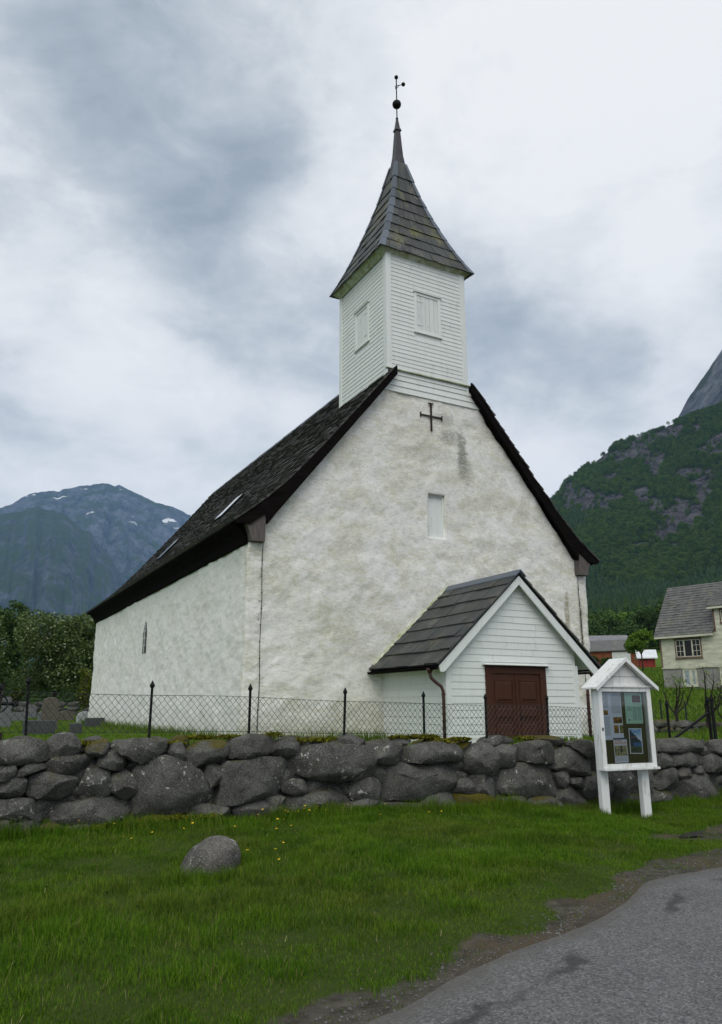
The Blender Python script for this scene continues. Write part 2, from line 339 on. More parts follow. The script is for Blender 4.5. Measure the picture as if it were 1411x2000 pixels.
def ground():
    m, nt, b = new_mat('ground', .95, .1); p = posn(nt); x, y, z = sep(nt, p)
    at = nd(nt, 'ShaderNodeAttribute', dict(attribute_name='soil')).outputs['Fac']
    n = noise(nt, p, .7, 6, .6); f = noise(nt, p, 22, 4, .7)
    near = mix(nt, n, (.034, .05, .009), (.05, .075, .014))
    far = mix(nt, ma(nt, 'MULTIPLY', ma(nt, 'ADD', noise(nt, p, .22, 6, .65), f), .55), (.055, .115, .010), (.105, .17, .02))  # ground beyond the wall, brighter light put into its lighter green
    c = mix(nt, mr(nt, y, 11.0, 12.2), near, far)
    soil = mix(nt, mr(nt, noise(nt, p, 6, 7, .7), .36, .64), (.036, .032, .025), (.10, .090, .074)); soil = mix(nt, mr(nt, noise(nt, p, .9, 4, .6), .50, .60, 0, .8), soil, (.085, .064, .042)); soil = mix(nt, mr(nt, noise(nt, p, 2.2, 5, .65), .56, .66, 0, .6), soil, (.035, .052, .012)); soil = mix(nt, mr(nt, voro(nt, p, 60).outputs[0], .25, .1, 0, .5), soil, (.15, .14, .125))
    c = mix(nt, mr(nt, ma(nt, 'ADD', at, ma(nt, 'MULTIPLY', ma(nt, 'SUBTRACT', n, .5), .3)), .3, .6), c, soil)
    setc(nt, b, c); bump(nt, b, f, .5, .03); M['ground'] = m
ground()

def leafm(name, cols, pale=None, pfrac=.1, rough=.6, trans=.25, nscale=.6, inst=False, dry=None):
    m, nt, b = new_mat(name, rough, .08); p = posn(nt); r = island(nt); n = noise(nt, p, nscale, 4, .6)
    f = ma(nt, 'ADD', ma(nt, 'MULTIPLY', r, .5), ma(nt, 'MULTIPLY', n, .5))
    if inst: f = ma(nt, 'ADD', ma(nt, 'MULTIPLY', f, .55), ma(nt, 'MULTIPLY', orand(nt), .45))
    c = ramp(nt, f, [(.25, cols[0]), (.5, cols[1]), (.75, cols[2])])
    if dry: c = mix(nt, ma(nt, 'MULTIPLY', mr(nt, ma(nt, 'ADD', noise(nt, mapv(nt, p, (1, 1, 0), (7, 3, 0)), .55, 6, .65, .4), ma(nt, 'MULTIPLY', r, .12)), .53, .72), .5), c, dry); c = mix(nt, mr(nt, noise(nt, mapv(nt, p, (1, 1, 0), (2, 9, 0)), 1.1, 5, .6, .4), .50, .38, 0, .45), c, (.022, .062, .006))
    if pale: c = mix(nt, mr(nt, nd(nt, 'ShaderNodeTexWhiteNoise', dict(noise_dimensions='1D'), W=r).outputs[0], 1-pfrac, 1-pfrac+.001), c, pale)
    setc(nt, b, c)
    if trans:
        out = nt.nodes['Material Output']; t = nd(nt, 'ShaderNodeBsdfTranslucent', None, Color=c)
        s = nd(nt, 'ShaderNodeMixShader', None, i0=trans, i1=b.outputs[0], i2=t.outputs[0]); nt.links.new(s.outputs[0], out.inputs[0])
    M[name] = m; return m
leafm('grass_blade', [(.040, .110, .005), (.086, .186, .008), (.155, .248, .021)], (.24, .22, .08), .03, .7, .25, .8, dry=(.150, .160, .030))
leafm('grass_lit', [(.065, .13, .010), (.10, .18, .016), (.15, .23, .032)], (.2, .17, .07), .04, .55, .25, .5)  # grass beyond the wall, stronger light put into a yellower green
leafm('leaf_whitebeam', [(.065, .105, .026), (.105, .155, .042), (.155, .20, .075)], (.38, .42, .26), .12, .6, .2)
leafm('leaf_dark', [(.032, .064, .015), (.06, .105, .026), (.095, .15, .04)], None, 0, .6, .15)
leafm('leaf_birch', [(.035, .072, .018), (.062, .11, .03), (.09, .15, .042)], None, 0, .6, .2)
leafm('leaf_fresh', [(.075, .15, .015), (.13, .23, .026), (.18, .29, .045)], None, 0, .6, .25)
leafm('leaf_yellow', [(.08, .11, .015), (.12, .15, .02), (.17, .19, .03)], None, 0, .6, .2)
leafm('leaf_weed', [(.03, .06, .012), (.045, .085, .015), (.07, .11, .025)], None, 0, .6, .2)
leafm('leaf_hill', [(.036, .084, .010), (.084, .158, .020), (.15, .235, .042)], None, 0, .7, .0, .02, True)
leafm('needle_hill', [(.012, .030, .008), (.024, .052, .014), (.045, .080, .022)], None, 0, .8, 0, .02, True)

def mountain(name, rock0, rock1, veg, vegline, snow, streak=1.0):
    m, nt, b = new_mat(name, .95, .1); p = posn(nt); x, y, z = sep(nt, p)
    km = mapv(nt, p, (.001, .001, .001))
    st = noise(nt, mapv(nt, p, (.010, .010, .0020)), 1.0, 10, .70, .5); st2 = noise(nt, mapv(nt, p, (.03, .03, .03)), 1.0, 6, .65)
    c = mix(nt, mr(nt, ma(nt, 'ADD', ma(nt, 'MULTIPLY', st, .65), ma(nt, 'MULTIPLY', st2, .35)), .41, .59), rock0, rock1)
    c = mix(nt, mr(nt, noise(nt, mapv(nt, p, (.02, .02, .003), (2, 5, 1)), 1.0, 7, .7), .64, .72, 0, .6), c, [v*1.9 for v in rock1])
    nz = sep(nt, nt.nodes.new('ShaderNodeNewGeometry').outputs['Normal'])[2]
    vg = ma(nt, 'ADD', noise(nt, km, 6.5, 9, .66, .5), ma(nt, 'MULTIPLY', nz, .38))
    c = mix(nt, mr(nt, vg, vegline, vegline+.10, 0, .9), c, mix(nt, st2, [v*.6 for v in veg], [v*1.4 for v in veg]))
    if snow:
        sn = ma(nt, 'MULTIPLY', mr(nt, noise(nt, mapv(nt, p, (.004, .004, .010), (1, 2, 3)), 1.0, 6, .6, .4), .635, .655), mr(nt, z, snow, snow+140)); c = mix(nt, sn, c, (.82, .84, .87))
    setc(nt, b, c); bump(nt, b, ma(nt, 'ADD', st, st2), 1.0, 22); M[name] = m
mountain('mountain_rock', (.018, .026, .042), (.125, .145, .18), (.032, .055, .024), .78, 1300); mountain('ridge_rock', (.012, .018, .030), (.10, .112, .14), (.030, .055, .018), .70, 0)  # rock tinted blue, distance haze put into the base colours
mountain('peak_rock', (.030, .034, .042), (.17, .175, .19), (.035, .05, .018), .74, 0)

def hill():
    m, nt, b = new_mat('hill', .95, .1); p = posn(nt); at = nd(nt, 'ShaderNodeAttribute', dict(attribute_name='rock')).outputs['Fac']
    st = noise(nt, mapv(nt, p, (.06, .06, .10), (0, 0, 0), (.5, .3, 0)), 1.0, 8, .7, .8); s2 = noise(nt, mapv(nt, p, (.3, .3, .3)), 1.0, 5, .65)
    rock = mix(nt, mr(nt, ma(nt, 'ADD', ma(nt, 'MULTIPLY', st, .6), ma(nt, 'MULTIPLY', s2, .4)), .40, .60), (.018, .017, .021), (.145, .138, .15))
    veg = mix(nt, s2, (.014, .026, .008), (.038, .058, .018))
    setc(nt, b, mix(nt, mr(nt, at, .4, .6), veg, rock)); bump(nt, b, ma(nt, 'ADD', st, s2), 1.0, 6); M['hill'] = m
hill()

def paper(name, bg, rects, lines, extra=None):   # flat print in the sheet's own 0..1 frame
    m, nt, b = new_mat(name, .75, .2); g = genc(nt); x, y, z = sep(nt, g); c = mix(nt, 0.0, bg, bg)
    def rect(x0, x1, z0, z1):
        f = ma(nt, 'MULTIPLY', ma(nt, 'GREATER_THAN', x, x0), ma(nt, 'LESS_THAN', x, x1))
        return ma(nt, 'MULTIPLY', f, ma(nt, 'MULTIPLY', ma(nt, 'GREATER_THAN', z, z0), ma(nt, 'LESS_THAN', z, z1)))
    if extra: c = extra(nt, x, z, g, c, rect)
    for x0, x1, z0, z1, n, col in lines:
        row = ma(nt, 'FRACT', ma(nt, 'MULTIPLY', ma(nt, 'SUBTRACT', z, z0), n/(z1-z0)))
        txt = ma(nt, 'MULTIPLY', ma(nt, 'GREATER_THAN', row, .45), ma(nt, 'GREATER_THAN', noise(nt, mapv(nt, g, (60, 1, n/(z1-z0)*.9)), 1.0, 1, .5), .40))
        c = mix(nt, ma(nt, 'MULTIPLY', txt, rect(x0, x1, z0, z1)), c, col)
    for x0, x1, z0, z1, ca, cb, sc in rects:
        c = mix(nt, rect(x0, x1, z0, z1), c, mix(nt, mr(nt, noise(nt, mapv(nt, g, (1, 1, 1.6)), sc, 5, .6, .6), .35, .65), ca, cb))
    setc(nt, b, c); M[name] = m
gold = ((.03, .018, .004), (.36, .20, .03))
paper('print_history', (.60, .66, .74), [(.10, .36, .52, .62, *gold, 9), (.58, .98, .34, .475, *gold, 7), (.58, .79, .135, .305, *gold, 8), (.84, 1.0, .135, .305, (.02, .02, .006), (.38, .34, .1), 6)],
      [(.06, .40, .66, .97, 24, (.28, .30, .34)), (.54, .96, .55, .97, 30, (.28, .30, .34)), (.06, .42, .09, .49, 32, (.28, .30, .34))])
paper('print_green', (.36, .58, .46), [(.44, .94, .68, .91, (.02, .012, .012), (.16, .07, .06), 10), (.16, .24, .09, .14, (.01, .05, .12), (.02, .08, .2), 5)],
      [(.12, .38, .40, .54, 10, (.15, .27, .22)), (.42, .66, .10, .54, 26, (.15, .27, .22)), (.70, .94, .10, .54, 26, (.15, .27, .22)), (.46, .94, .60, .65, 2, (.15, .25, .22))])
def land(nt, x, z, g, c, rect):
    n = noise(nt, mapv(nt, g, (1, 1, 2)), 5, 6, .65)
    c = mix(nt, mr(nt, ma(nt, 'ADD', z, ma(nt, 'MULTIPLY', n, .3)), .75, 1.15), (.55, .68, .78), (.03, .22, .55))
    h1 = ma(nt, 'ADD', ma(nt, 'SUBTRACT', .98, ma(nt, 'MULTIPLY', x, .55)), ma(nt, 'MULTIPLY', ma(nt, 'SUBTRACT', n, .5), .25))
    c = mix(nt, ma(nt, 'LESS_THAN', z, h1), c, mix(nt, n, (.012, .025, .035), (.05, .075, .085)))
    lake = ma(nt, 'MULTIPLY', ma(nt, 'LESS_THAN', z, .44), ma(nt, 'GREATER_THAN', x, .3)); c = mix(nt, ma(nt, 'MULTIPLY', lake, .8), c, (.06, .16, .36))
    fl = ma(nt, 'LESS_THAN', z, ma(nt, 'ADD', .22, ma(nt, 'MULTIPLY', n, .14))); c = mix(nt, fl, c, mix(nt, mr(nt, n, .4, .6), (.02, .035, .012), (.09, .12, .06)))
    ins = rect(.05, .95, .03, .97); return mix(nt, ins, (.72, .76, .78), c)
paper('print_landscape', (.7, .75, .8), [], [(.30, .74, .895, .955, 1, (.45, .62, .78)), (.12, .5, .63, .66, 1, (.55, .2, .12))], land)
def leaflet(nt, x, z, g, c, rect):
    n = noise(nt, mapv(nt, g, (1, 1, 1.5)), 6, 5, .6)
    c = mix(nt, rect(.0, 1, .93, 1), c, (.05, .08, .09)); c = mix(nt, rect(.04, .95, .27, .68), c, mix(nt, mr(nt, n, .4, .6), (.07, .09, .04), (.40, .37, .2)))
    return mix(nt, rect(.46, .56, .42, .68), c, (.03, .03, .03))
paper('print_leaflet', (.58, .60, .64), [], [(.08, .62, .83, .90, 1, (.55, .10, .03)), (.06, .94, .75, .81, 1, (.55, .10, .03)), (.10, .92, .05, .22, 5, (.35, .37, .42))], leaflet)
m, nt, b = new_mat('sky_pane', .06, .6); setc(nt, b, (.32, .36, .40)); M['sky_pane'] = m
simple('gravel', (.115, .112, .105), .9, .5, 3)
simple('straw', (.30, .26, .13), .9, .3, 3)
m, nt, b = new_mat('lancet_pane', .3, .4); setc(nt, b, (.075, .07, .068)); M['lancet_pane'] = m
simple('grey_metal', (.05, .045, .05), .5, .3, 4, .4)
# ------------------------------------------------------------------ ground
_fx = [-6, .85, 2.9, 5.8, 7.2, 8.8, 10.1, 10.7, 12.4, 14.2, 40]; _fz = [-1.57, -1.58, -1.56, -1.54, -1.66, -1.73, -1.86, -1.94, -1.89, -1.84, -1.9]
EX = [-60, -12, -2, 1.95, 2.47, 3.22, 4.15, 5.36, 6.08, 7.21, 8.22, 8.82, 11, 14, 20, 60]; EY = [1.0, 3.1, 3.85, 4.38, 4.55, 4.9, 5.21, 5.61, 6.0, 6.34, 6.6, 6.83, 7.75, 9.05, 11.6, 28]   # where the grass ends
def g_front(x, y):
    f = np.interp(x, _fx, _fz); t = np.clip(np.asarray(y, float)/10.9, 0, 1.0)
    return -1.72+(f+1.72)*t
def g_back(x, y):
    r = np.hypot(x, y); az = np.degrees(np.arctan2(x, y))
    lo = np.interp(r, [0, 42, 60, 150, 400, 700, 6000], [-.87, -.87, -.42, .6, 5, 9, 40])
    hi = np.interp(r, [0, 16, 21, 33, 45, 57, 75, 100, 150, 370, 600, 6000], [-.87, -.87, -.97, -1.25, -.35, 1.05, 2.6, 4.4, 8, 28, 50, 60])
    w = sstep(28, 40, az); return lo*(1-w)+hi*w
def gz(x, y):
    x = np.asarray(x, float); y = np.asarray(y, float)
    a = g_front(x, y); b = g_back(x, y)
    w0 = np.where(x < 14.6, sstep(11.05, 11.45, y), sstep(11.05, 15.5, y))
    z = a*(1-w0)+b*w0
    z = z+.035*fbm(np.stack([x*.5, y*.5, 0*x], -1), 3)*np.where(y < 11, np.clip(np.abs(np.interp(x, EX, EY)-y)*1.2, 0, 1)*(y > np.interp(x, EX, EY)), .6)
    return z
def edge_d(x, y): return np.asarray(y, float)-np.interp(x, EX, EY)        # metres into the grass
def soil_mask(x, y):
    e = edge_d(x, y)*.93+.26*fbm(np.stack([np.asarray(x)*1.4, np.asarray(y)*1.4, 0*np.asarray(x)], -1), 4)
    s = 1-sstep(-.12, .10, e)
    for px_, py_, rx, ry in ((9.45, 7.75, 1.0, .42), (10.6, 8.0, 1.1, .5), (12, 8.5, 1.3, .4)):
        d = np.hypot((x-px_)/rx, (y-py_)/ry)+.25*fbm(np.stack([np.asarray(x)*2, np.asarray(y)*2, 0*np.asarray(x)], -1), 3)
        s = np.maximum(s, 1-sstep(.75, 1.1, d))
    return s
def axis(dense0, dense1, step, lo, hi, grow=1.16):
    a = list(np.arange(dense0, dense1+1e-6, step)); s = step; x = dense1
    while x < hi: s *= grow; x += s; a.append(x)
    s = step; x = dense0
    while x > lo: s *= grow; x -= s; a.insert(0, x)
    return np.array(a)
def grid_faces(nu, nv):
    i = np.arange(nu*nv).reshape(nv, nu); return np.stack([i[:-1, :-1], i[:-1, 1:], i[1:, 1:], i[1:, :-1]], -1).reshape(-1, 4)
gx, gy = axis(-3, 15.5, .16, -5000, 5000), axis(3.2, 12.0, .16, -5000, 5000)
XX, YY = np.meshgrid(gx, gy); ZZ = gz(XX, YY); ZZ = np.where(YY < -2, -1.72, ZZ)
gr = mesh_obj('ground', np.stack([XX, YY, ZZ], -1), grid_faces(len(gx), len(gy)), M['ground'], smooth=True, attrs=dict(soil=soil_mask(XX, YY))); gr['kind'] = 'structure'

ru = np.concatenate([np.arange(-60, -4, 2.), np.arange(-4, 15, .12), np.arange(15, 60, 1.5)]); rv = np.concatenate([np.linspace(0, 1.0, 14), np.linspace(1.2, 6.0, 14)])
RU, RV = np.meshgrid(ru, rv)
wob = .10*fbm(np.stack([ru*.9, 0*ru, 0*ru+3], -1), 4)
RX = RU+0*RV; RY = np.interp(ru, EX, EY)[None, :]-.44+wob[None, :]*(1-np.clip(RV/1.0, 0, 1))-RV*1.06
RZ = gz(RX, RY)+.004+.018*sstep(0, .25, RV)
rd = mesh_obj('road', np.stack([RX, RY, RZ], -1), grid_faces(len(ru), len(rv)), M['asphalt'], smooth=True, attrs=dict(edge=RV)); rd['kind'] = 'structure'
pm, pn, pb = new_mat('puddle_water', .04, .5); setc(pn, pb, (.018, .017, .014)); M['puddle'] = pm
a = np.linspace(0, 2*np.pi, 40, endpoint=False); rr = 1+.25*fbm(np.stack([np.cos(a)*1.5, np.sin(a)*1.5, 0*a], -1), 3)
px_, py_ = 9.42+.36*rr*np.cos(a), 7.77+.10*rr*np.sin(a)+.10*np.cos(a)
pz = float(np.max(gz(px_, py_)))+.006
pud = mesh_obj('puddle', np.stack([px_, py_, 0*a+pz], -1), [tuple(range(40))], M['puddle']); pud['kind'] = 'structure'

# ------------------------------------------------------------------ mountains and hillside
def polar(name, mat, az0, az1, daz, rs, hfun, attr=None):
    az = np.arange(az0, az1+1e-6, daz); A, Rr = np.meshgrid(az, rs); h = hfun(A, Rr)
    X, Y = Rr*np.sin(np.radians(A)), Rr*np.cos(np.radians(A))
    o = mesh_obj(name, np.stack([X, Y, h], -1), grid_faces(len(az), len(rs)), mat, smooth=True, attrs=None if attr is None else {'rock': attr(A, h, Rr)})
    o['kind'] = 'structure'; return o
def ridge(A, Rr, saz, sel, r0, r1, z0, pw, namp, nsc, back=.5, seed=0):
    el = np.interp(A, saz, sel); zs = r1*np.tan(np.radians(el)); t = np.clip((Rr-r0)/(r1-r0), 0, 1)
    z = z0+(zs-z0)*t**pw
    over = np.clip((Rr-r1)/(r1-r0), 0, None); z = z-over*(zs-z0)*back
    X, Y = Rr*np.sin(np.radians(A)), Rr*np.cos(np.radians(A))
    n = fbm(np.stack([X/nsc, Y/nsc, 0*X+seed], -1), 6, .52); rg = 1-np.abs(fbm(np.stack([X/nsc*.6, Y/nsc*.6, 0*X+seed+9], -1), 5, .5))
    gl = 1-np.abs(fbm(np.stack([A*.8+seed, Rr/2600, 0*A], -1), 5, .55))           # gullies running down the face
    return z+namp*(n*.8+(rg-.75)*.9+(gl-.75)*1.5*(1-t*.55))*np.clip(t*3, 0, 1)*np.clip(1.25-t, .3, 1)
polar('mountain', M['mountain_rock'], -40, 62, .10, np.linspace(4600, 7300, 150), lambda A, r: ridge(A, r, [-40, -20, -8, 0, 2, 4, 6, 7.5, 8.8, 10, 11.2, 14, 15.3, 20, 27, 36, 50, 62], [5, 8, 11.5, 12.7, 13.4, 14.5, 14.9, 15.35, 15.6, 15.6, 15.2, 14.5, 13.9, 11, 8, 6, 5, 5], 4300, 6400, 30, .85, 130, 800, .5, 3))
polar('ridge', M['ridge_rock'], -40, 40, .10, np.linspace(3400, 6000, 150), lambda A, r: ridge(A, r, [-40, -20, -8, 0, 2, 3.4, 4.6, 5.5, 6.5, 7.6, 8.7, 9.5, 11, 14, 20, 40], [4, 8, 11.5, 12.5, 13.1, 13.6, 13.9, 13.75, 13.4, 12.7, 11.9, 10.9, 9.0, 6.0, 2.5, 2], 3400, 5000, 20, .8, 110, 560, .6, 8))
polar('peak', M['peak_rock'], 46, 110, .12, np.linspace(1700, 3600, 80), lambda A, r: ridge(A, r, [46, 50, 51.5, 52.8, 53.6, 54.4, 55.2, 56, 60, 70, 85, 110], [10, 16, 18.6, 20.3, 21.4, 22.3, 23.2, 24.0, 25.5, 25, 24, 18], 1700, 2600, 100, .9, 28, 260, .5, 5))
H_SAZ = [30, 36, 40, 41.5, 42.8, 44.2, 45.65, 47, 48, 49.6, 51.3, 52.8, 55.7, 60, 70, 90, 115]; H_SEL = [3.5, 6.5, 11.2, 12.9, 14.4, 15.9, 17.0, 17.7, 18.2, 18.7, 19.1, 19.5, 20.2, 21, 22, 20, 12]
def hill_h(A, r):
    el = np.interp(A, H_SAZ, H_SEL); zs = 1450*np.tan(np.radians(el))
    z = np.where(r < 985, np.interp(r, [560, 600, 985], [30, 50, 128])*np.clip(zs/400, .2, 1), 0)
    zt = 128*np.clip(zs/400, .2, 1); t = np.clip((r-985)/465, 0, 1); z = np.where(r >= 985, zt+(zs-zt)*t**.95, z)
    z = z-np.clip((r-1450)/400, 0, None)*zs*.3
    X, Y = r*np.sin(np.radians(A)), r*np.cos(np.radians(A))
    return z+(11*fbm(np.stack([X/120, Y/120, 0*X+2], -1), 5, .5)*np.clip((1480-r)/200, .25, 1)+5*fbm(np.stack([X/40, Y/40, 0*X+6], -1), 3))*np.clip((r-600)/300, 0, 1)
ROCKS = [(52.0, 12.9, 2.0, 1.5, .5), (53.6, 14.8, 1.3, 1.3, .6), (44.6, 15.0, 1.5, .75, .2), (46.4, 14.3, 1.6, .7, .2), (48.4, 17.6, 2.2, .5, .12), (51.4, 18.7, 2.6, .55, .1), (50.6, 16.7, .8, .9, .9), (55.0, 17.6, 1.3, .6, .3), (52.2, 15.8, .8, .5, .3), (47.5, 16.2, .8, .35, .1), (49.3, 11.0, 1.0, .3, 0), (56.5, 14, 1.2, 1.5, .4), (60, 15, 2, 1.5, .3), (64, 18, 2, 1, .2), (49.6, 14.6, .45, 1.0, .9)]
def hill_rock(A, h, r):
    el = np.degrees(np.arctan2(h, r)); m = np.full(A.shape, -1.0)
    for a, e, ra, re, rot in ROCKS:
        da, de = A-a, el-e; c, s = math.cos(rot), math.sin(rot); u, v = da*c+de*s, -da*s+de*c
        m = np.maximum(m, 1-np.hypot(u/ra, v/re))
    n = fbm(np.stack([A*1.6, el*2.2, 0*A], -1), 5, .6); return np.clip(.5+1.0*m*.9+n*.6-.19, 0, 1)*(m > -.6)
polar('hillside', M['hill'], 30, 115, .12, np.concatenate([np.linspace(560, 960, 20), np.linspace(975, 1480, 110), np.linspace(1500, 2100, 18)]), hill_h, hill_rock)
# ------------------------------------------------------------------ church
ch = thing('church', 'white plastered stone church with slate roof, boarded bell tower and porch', 'church', (12.53, 18.4, -.9))
XL, XR, YF, YB, ZW, ZB = 6.62, 18.44, 18.4, 40.65, 4.17, -1.35
XC = 12.5                                               # middle of the roof
def gable_top(x):                                       # straight line under the barge boards
    a = np.abs(np.asarray(x, float)-12.52); return np.clip(4.64+(5.49-a)*1.259, ZW, 9.38)
def wall_mesh():
    V = []; Fc = []
    def sheet(P, flip=False):
        b = sum(len(v) for v in V); n, m = P.shape[:2]; f = grid_faces(m, n)+b
        V.append(P.reshape(-1, 3)); Fc.append(f[:, ::-1] if flip else f)
    xs = np.unique(np.concatenate([np.linspace(XL, XR, 190), [7.03, 18.01]])); v = np.linspace(0, 1, 150)
    top = gable_top(xs); top[xs < 7.0] = ZW; top[xs > 18.03] = ZW
    for y, fl in ((YF, False), (YB, True)): sheet(np.stack([xs[None, :]+0*v[:, None], 0*xs[None, :]+0*v[:, None]+y, ZB+(top[None, :]-ZB)*v[:, None]], -1), fl)
    ys = np.linspace(YF, YB, 260); zs = ZB+(ZW-ZB)*v
    for x, fl in ((XL, True), (XR, False)): sheet(np.stack([0*ys[None, :]+0*zs[:, None]+x, ys[None, :]+0*zs[:, None], 0*ys[None, :]+zs[:, None]], -1), fl)
    yy = np.array([YF, YB]); sheet(np.stack([xs[None, :]+0*yy[:, None], 0*xs[None, :]+yy[:, None], top[None, :]+0*yy[:, None]], -1)); sheet(np.stack([xs[None, :]+0*yy[:, None], 0*xs[None, :]+yy[:, None], 0*xs[None, :]+ZB+0*yy[:, None]], -1), True)
    v = np.concatenate(V); f = np.concatenate(Fc)
    d = np.stack([fbm(v*.55+40*k, 4)*.030+fbm(v*2.6+9*k, 4, .6)*.022+fbm(v*np.array([6, 6, 9])+5*k, 2, .6)*.006 for k in range(3)], -1); d[:, 2] *= .35
    d[v[:, 2] < -1.3] = 0
    bat = np.clip((1.2-v[:, 2])*.03, 0, .08)             # walls spread a little at the foot
    return v+d+np.stack([np.where(v[:, 0] > 12.5, bat, -bat)*(np.abs(v[:, 0]-12.53) > 5.8), 0*bat, 0*bat], -1), f
def weld_and_cut(name, v, f, cutters, mat):
    o = mesh_obj(name, v, f, mat); bm = bmesh.new(); bm.from_mesh(o.data); bmesh.ops.remove_doubles(bm, verts=bm.verts, dist=.002)
    bmesh.ops.recalc_face_normals(bm, faces=bm.faces); bm.to_mesh(o.data); bm.free()
    tmp = []
    for cv, cf in cutters:
        c = mesh_obj('cutter', cv, cf, []); bm = bmesh.new(); bm.from_mesh(c.data); bmesh.ops.recalc_face_normals(bm, faces=bm.faces); bm.to_mesh(c.data); bm.free()
        m = o.modifiers.new('cut', 'BOOLEAN'); m.operation = 'DIFFERENCE'; m.solver = 'EXACT'; m.object = c; tmp.append(c)
    dg = bpy.context.evaluated_depsgraph_get(); me = bpy.data.meshes.new_from_object(o.evaluated_get(dg)); o.modifiers.clear(); old = o.data; o.data = me; bpy.data.meshes.remove(old)
    for c in tmp: bpy.data.objects.remove(c, do_unlink=True)
    o.data.polygons.foreach_set('use_smooth', np.ones(len(o.data.polygons), bool))
    return o
cA = MB().box(12.27, 12.88, 18.0, 18.62, 4.88, 6.22)
def lancet(y, yc, hw, z0, z1, zt): return [(y, yc-hw, z0), (y, yc+hw, z0), (y, yc+hw, z1), (y, yc+hw*.55, z1+(zt-z1)*.62), (y, yc, zt), (y, yc-hw*.55, z1+(zt-z1)*.62), (y, yc-hw, z1)]
cB = MB().prism(lancet(6.3, 29.55, .27, 1.95, 2.80, 3.17), lancet(6.70, 29.55, .26, 1.96, 2.80, 3.16))
wv, wf = wall_mesh()
wall = weld_and_cut('wall', wv, wf, [(cA.v, cA.f), (cB.v, cB.f)], M['plaster']); wall.parent = ch; wall.matrix_parent_inverse = ch.matrix_basis.inverted()
Ff = Fr((0, YF), (1, 0), (0, -1)); Fl = Fr((XL, 0), (0, 1), (-1, 0))

# gable window: white boarded shutter in a shallow recess
w = MB(); Ff.box(w, 12.33, 12.82, -.16, -.13, 4.93, 6.17); gw = w.build('window', M['white_boards'], ch)
w = MB(); Ff.box(w, 12.27, 12.33, -.17, -.09, 4.88, 6.22); Ff.box(w, 12.82, 12.88, -.17, -.09, 4.88, 6.22); Ff.box(w, 12.33, 12.82, -.17, -.09, 4.88, 4.93); Ff.box(w, 12.33, 12.82, -.17, -.09, 6.17, 6.22); w.build('window_frame', M['white_trim'], gw)
w = MB(); Ff.box(w, 12.55, 12.60, -.13, -.11, 4.94, 6.16); w.build('batten', M['white_trim'], gw)
# lancet window in the side wall
w = MB().prism(lancet(6.71, 29.55, .25, 1.97, 2.80, 3.15), lancet(6.60, 29.55, .25, 1.97, 2.80, 3.15)); lw = w.build('lancet_window', M['lancet_pane'], ch)
w = MB()
for zz in (2.25, 2.52, 2.79): Fl.box(w, 29.30, 29.80, .02, .034, zz, zz+.022)
Fl.box(w, 29.535, 29.565, .02, .032, 1.98, 3.10); w.build('glazing_bar', M['white_trim'], lw)

# iron cross on the gable
w = MB(); Ff.box(w, 12.40, 12.45, .03, .07, 8.24, 9.13); w.build('cross_upright', M['rust_iron'], None)
crs = bpy.data.objects['cross_upright']; crs.name = 'iron_cross'; crs.parent = ch; crs.matrix_parent_inverse = ch.matrix_basis.inverted()
for u0, u1, t0, t1 in ((12.05, 12.40, 12.02, 12.05), (12.45, 12.81, 12.81, 12.84)):
    w = MB(); Ff.box(w, u0, u1, .035, .065, 8.70, 8.745); Ff.box(w, t0, t1, .03, .07, 8.65, 8.80); w.build('cross_arm', M['rust_iron'], crs)
w = MB(); Ff.box(w, 12.34, 12.51, .03, .07, 9.13, 9.165); w.build('cross_head', M['rust_iron'], crs)
# lightning conductors with clips
for x0, ztop in ((7.0, 4.17), (18.05, 4.17)):
    w = MB(); pts = [(x0+.012*math.sin(z*3), YF-.055-.02*abs(math.sin(z)), z) for z in np.linspace(-.95, ztop, 16)]; cab = w.tube(pts, .010, 5).build('lightning_cable', M['black_iron'], ch)
    for z in np.arange(-.5, ztop-.2, .42): MB().ball((x0+.012*math.sin(z*3), YF-.065, z), .022, 6, 4).build('cable_clip', M['black_iron'], cab)

# ---- main roof: bell-cast profile
PROF = [(0, 11.9), (1.5, 9.97), (2.75, 8.45), (3.95, 7.0), (4.85, 5.98), (5.45, 5.40), (6.0, 4.94), (6.37, 4.66)]
RY0, RY1 = 18.14, 40.95
pdx = np.array([p[0] for p in PROF]); pz = np.array([p[1] for p in PROF]); ps = np.concatenate([[0], np.cumsum(np.hypot(np.diff(pdx), np.diff(pz)))])
def prof(s): return np.interp(s, ps, pdx), np.interp(s, ps, pz)
deck = MB()
for sg in (-1, 1):
    top = [(XC+sg*d, z-.035) for d, z in PROF[1:]]; bot = [(XC+sg*6.30, 4.60), (XC+sg*5.93, 4.62), (XC+sg*5.7, 4.5), (XC+sg*5.4, 4.75)]+[(XC+sg*d, z-.30) for d, z in PROF[::-1][3:-1]]
    ol = top+bot; deck.prism([(x, RY0+.09, z) for x, z in ol], [(x, RY1-.05, z) for x, z in ol])
    ol = [(XC+sg*d, z) for d, z in ((0, 11.865), (1.5, 9.935), (1.5, 9.67), (0, 11.6))]; deck.prism([(x, 18.7, z) for x, z in ol], [(x, RY1-.05, z) for x, z in ol])
roof = deck.build('roof', M['dark_board'], ch)
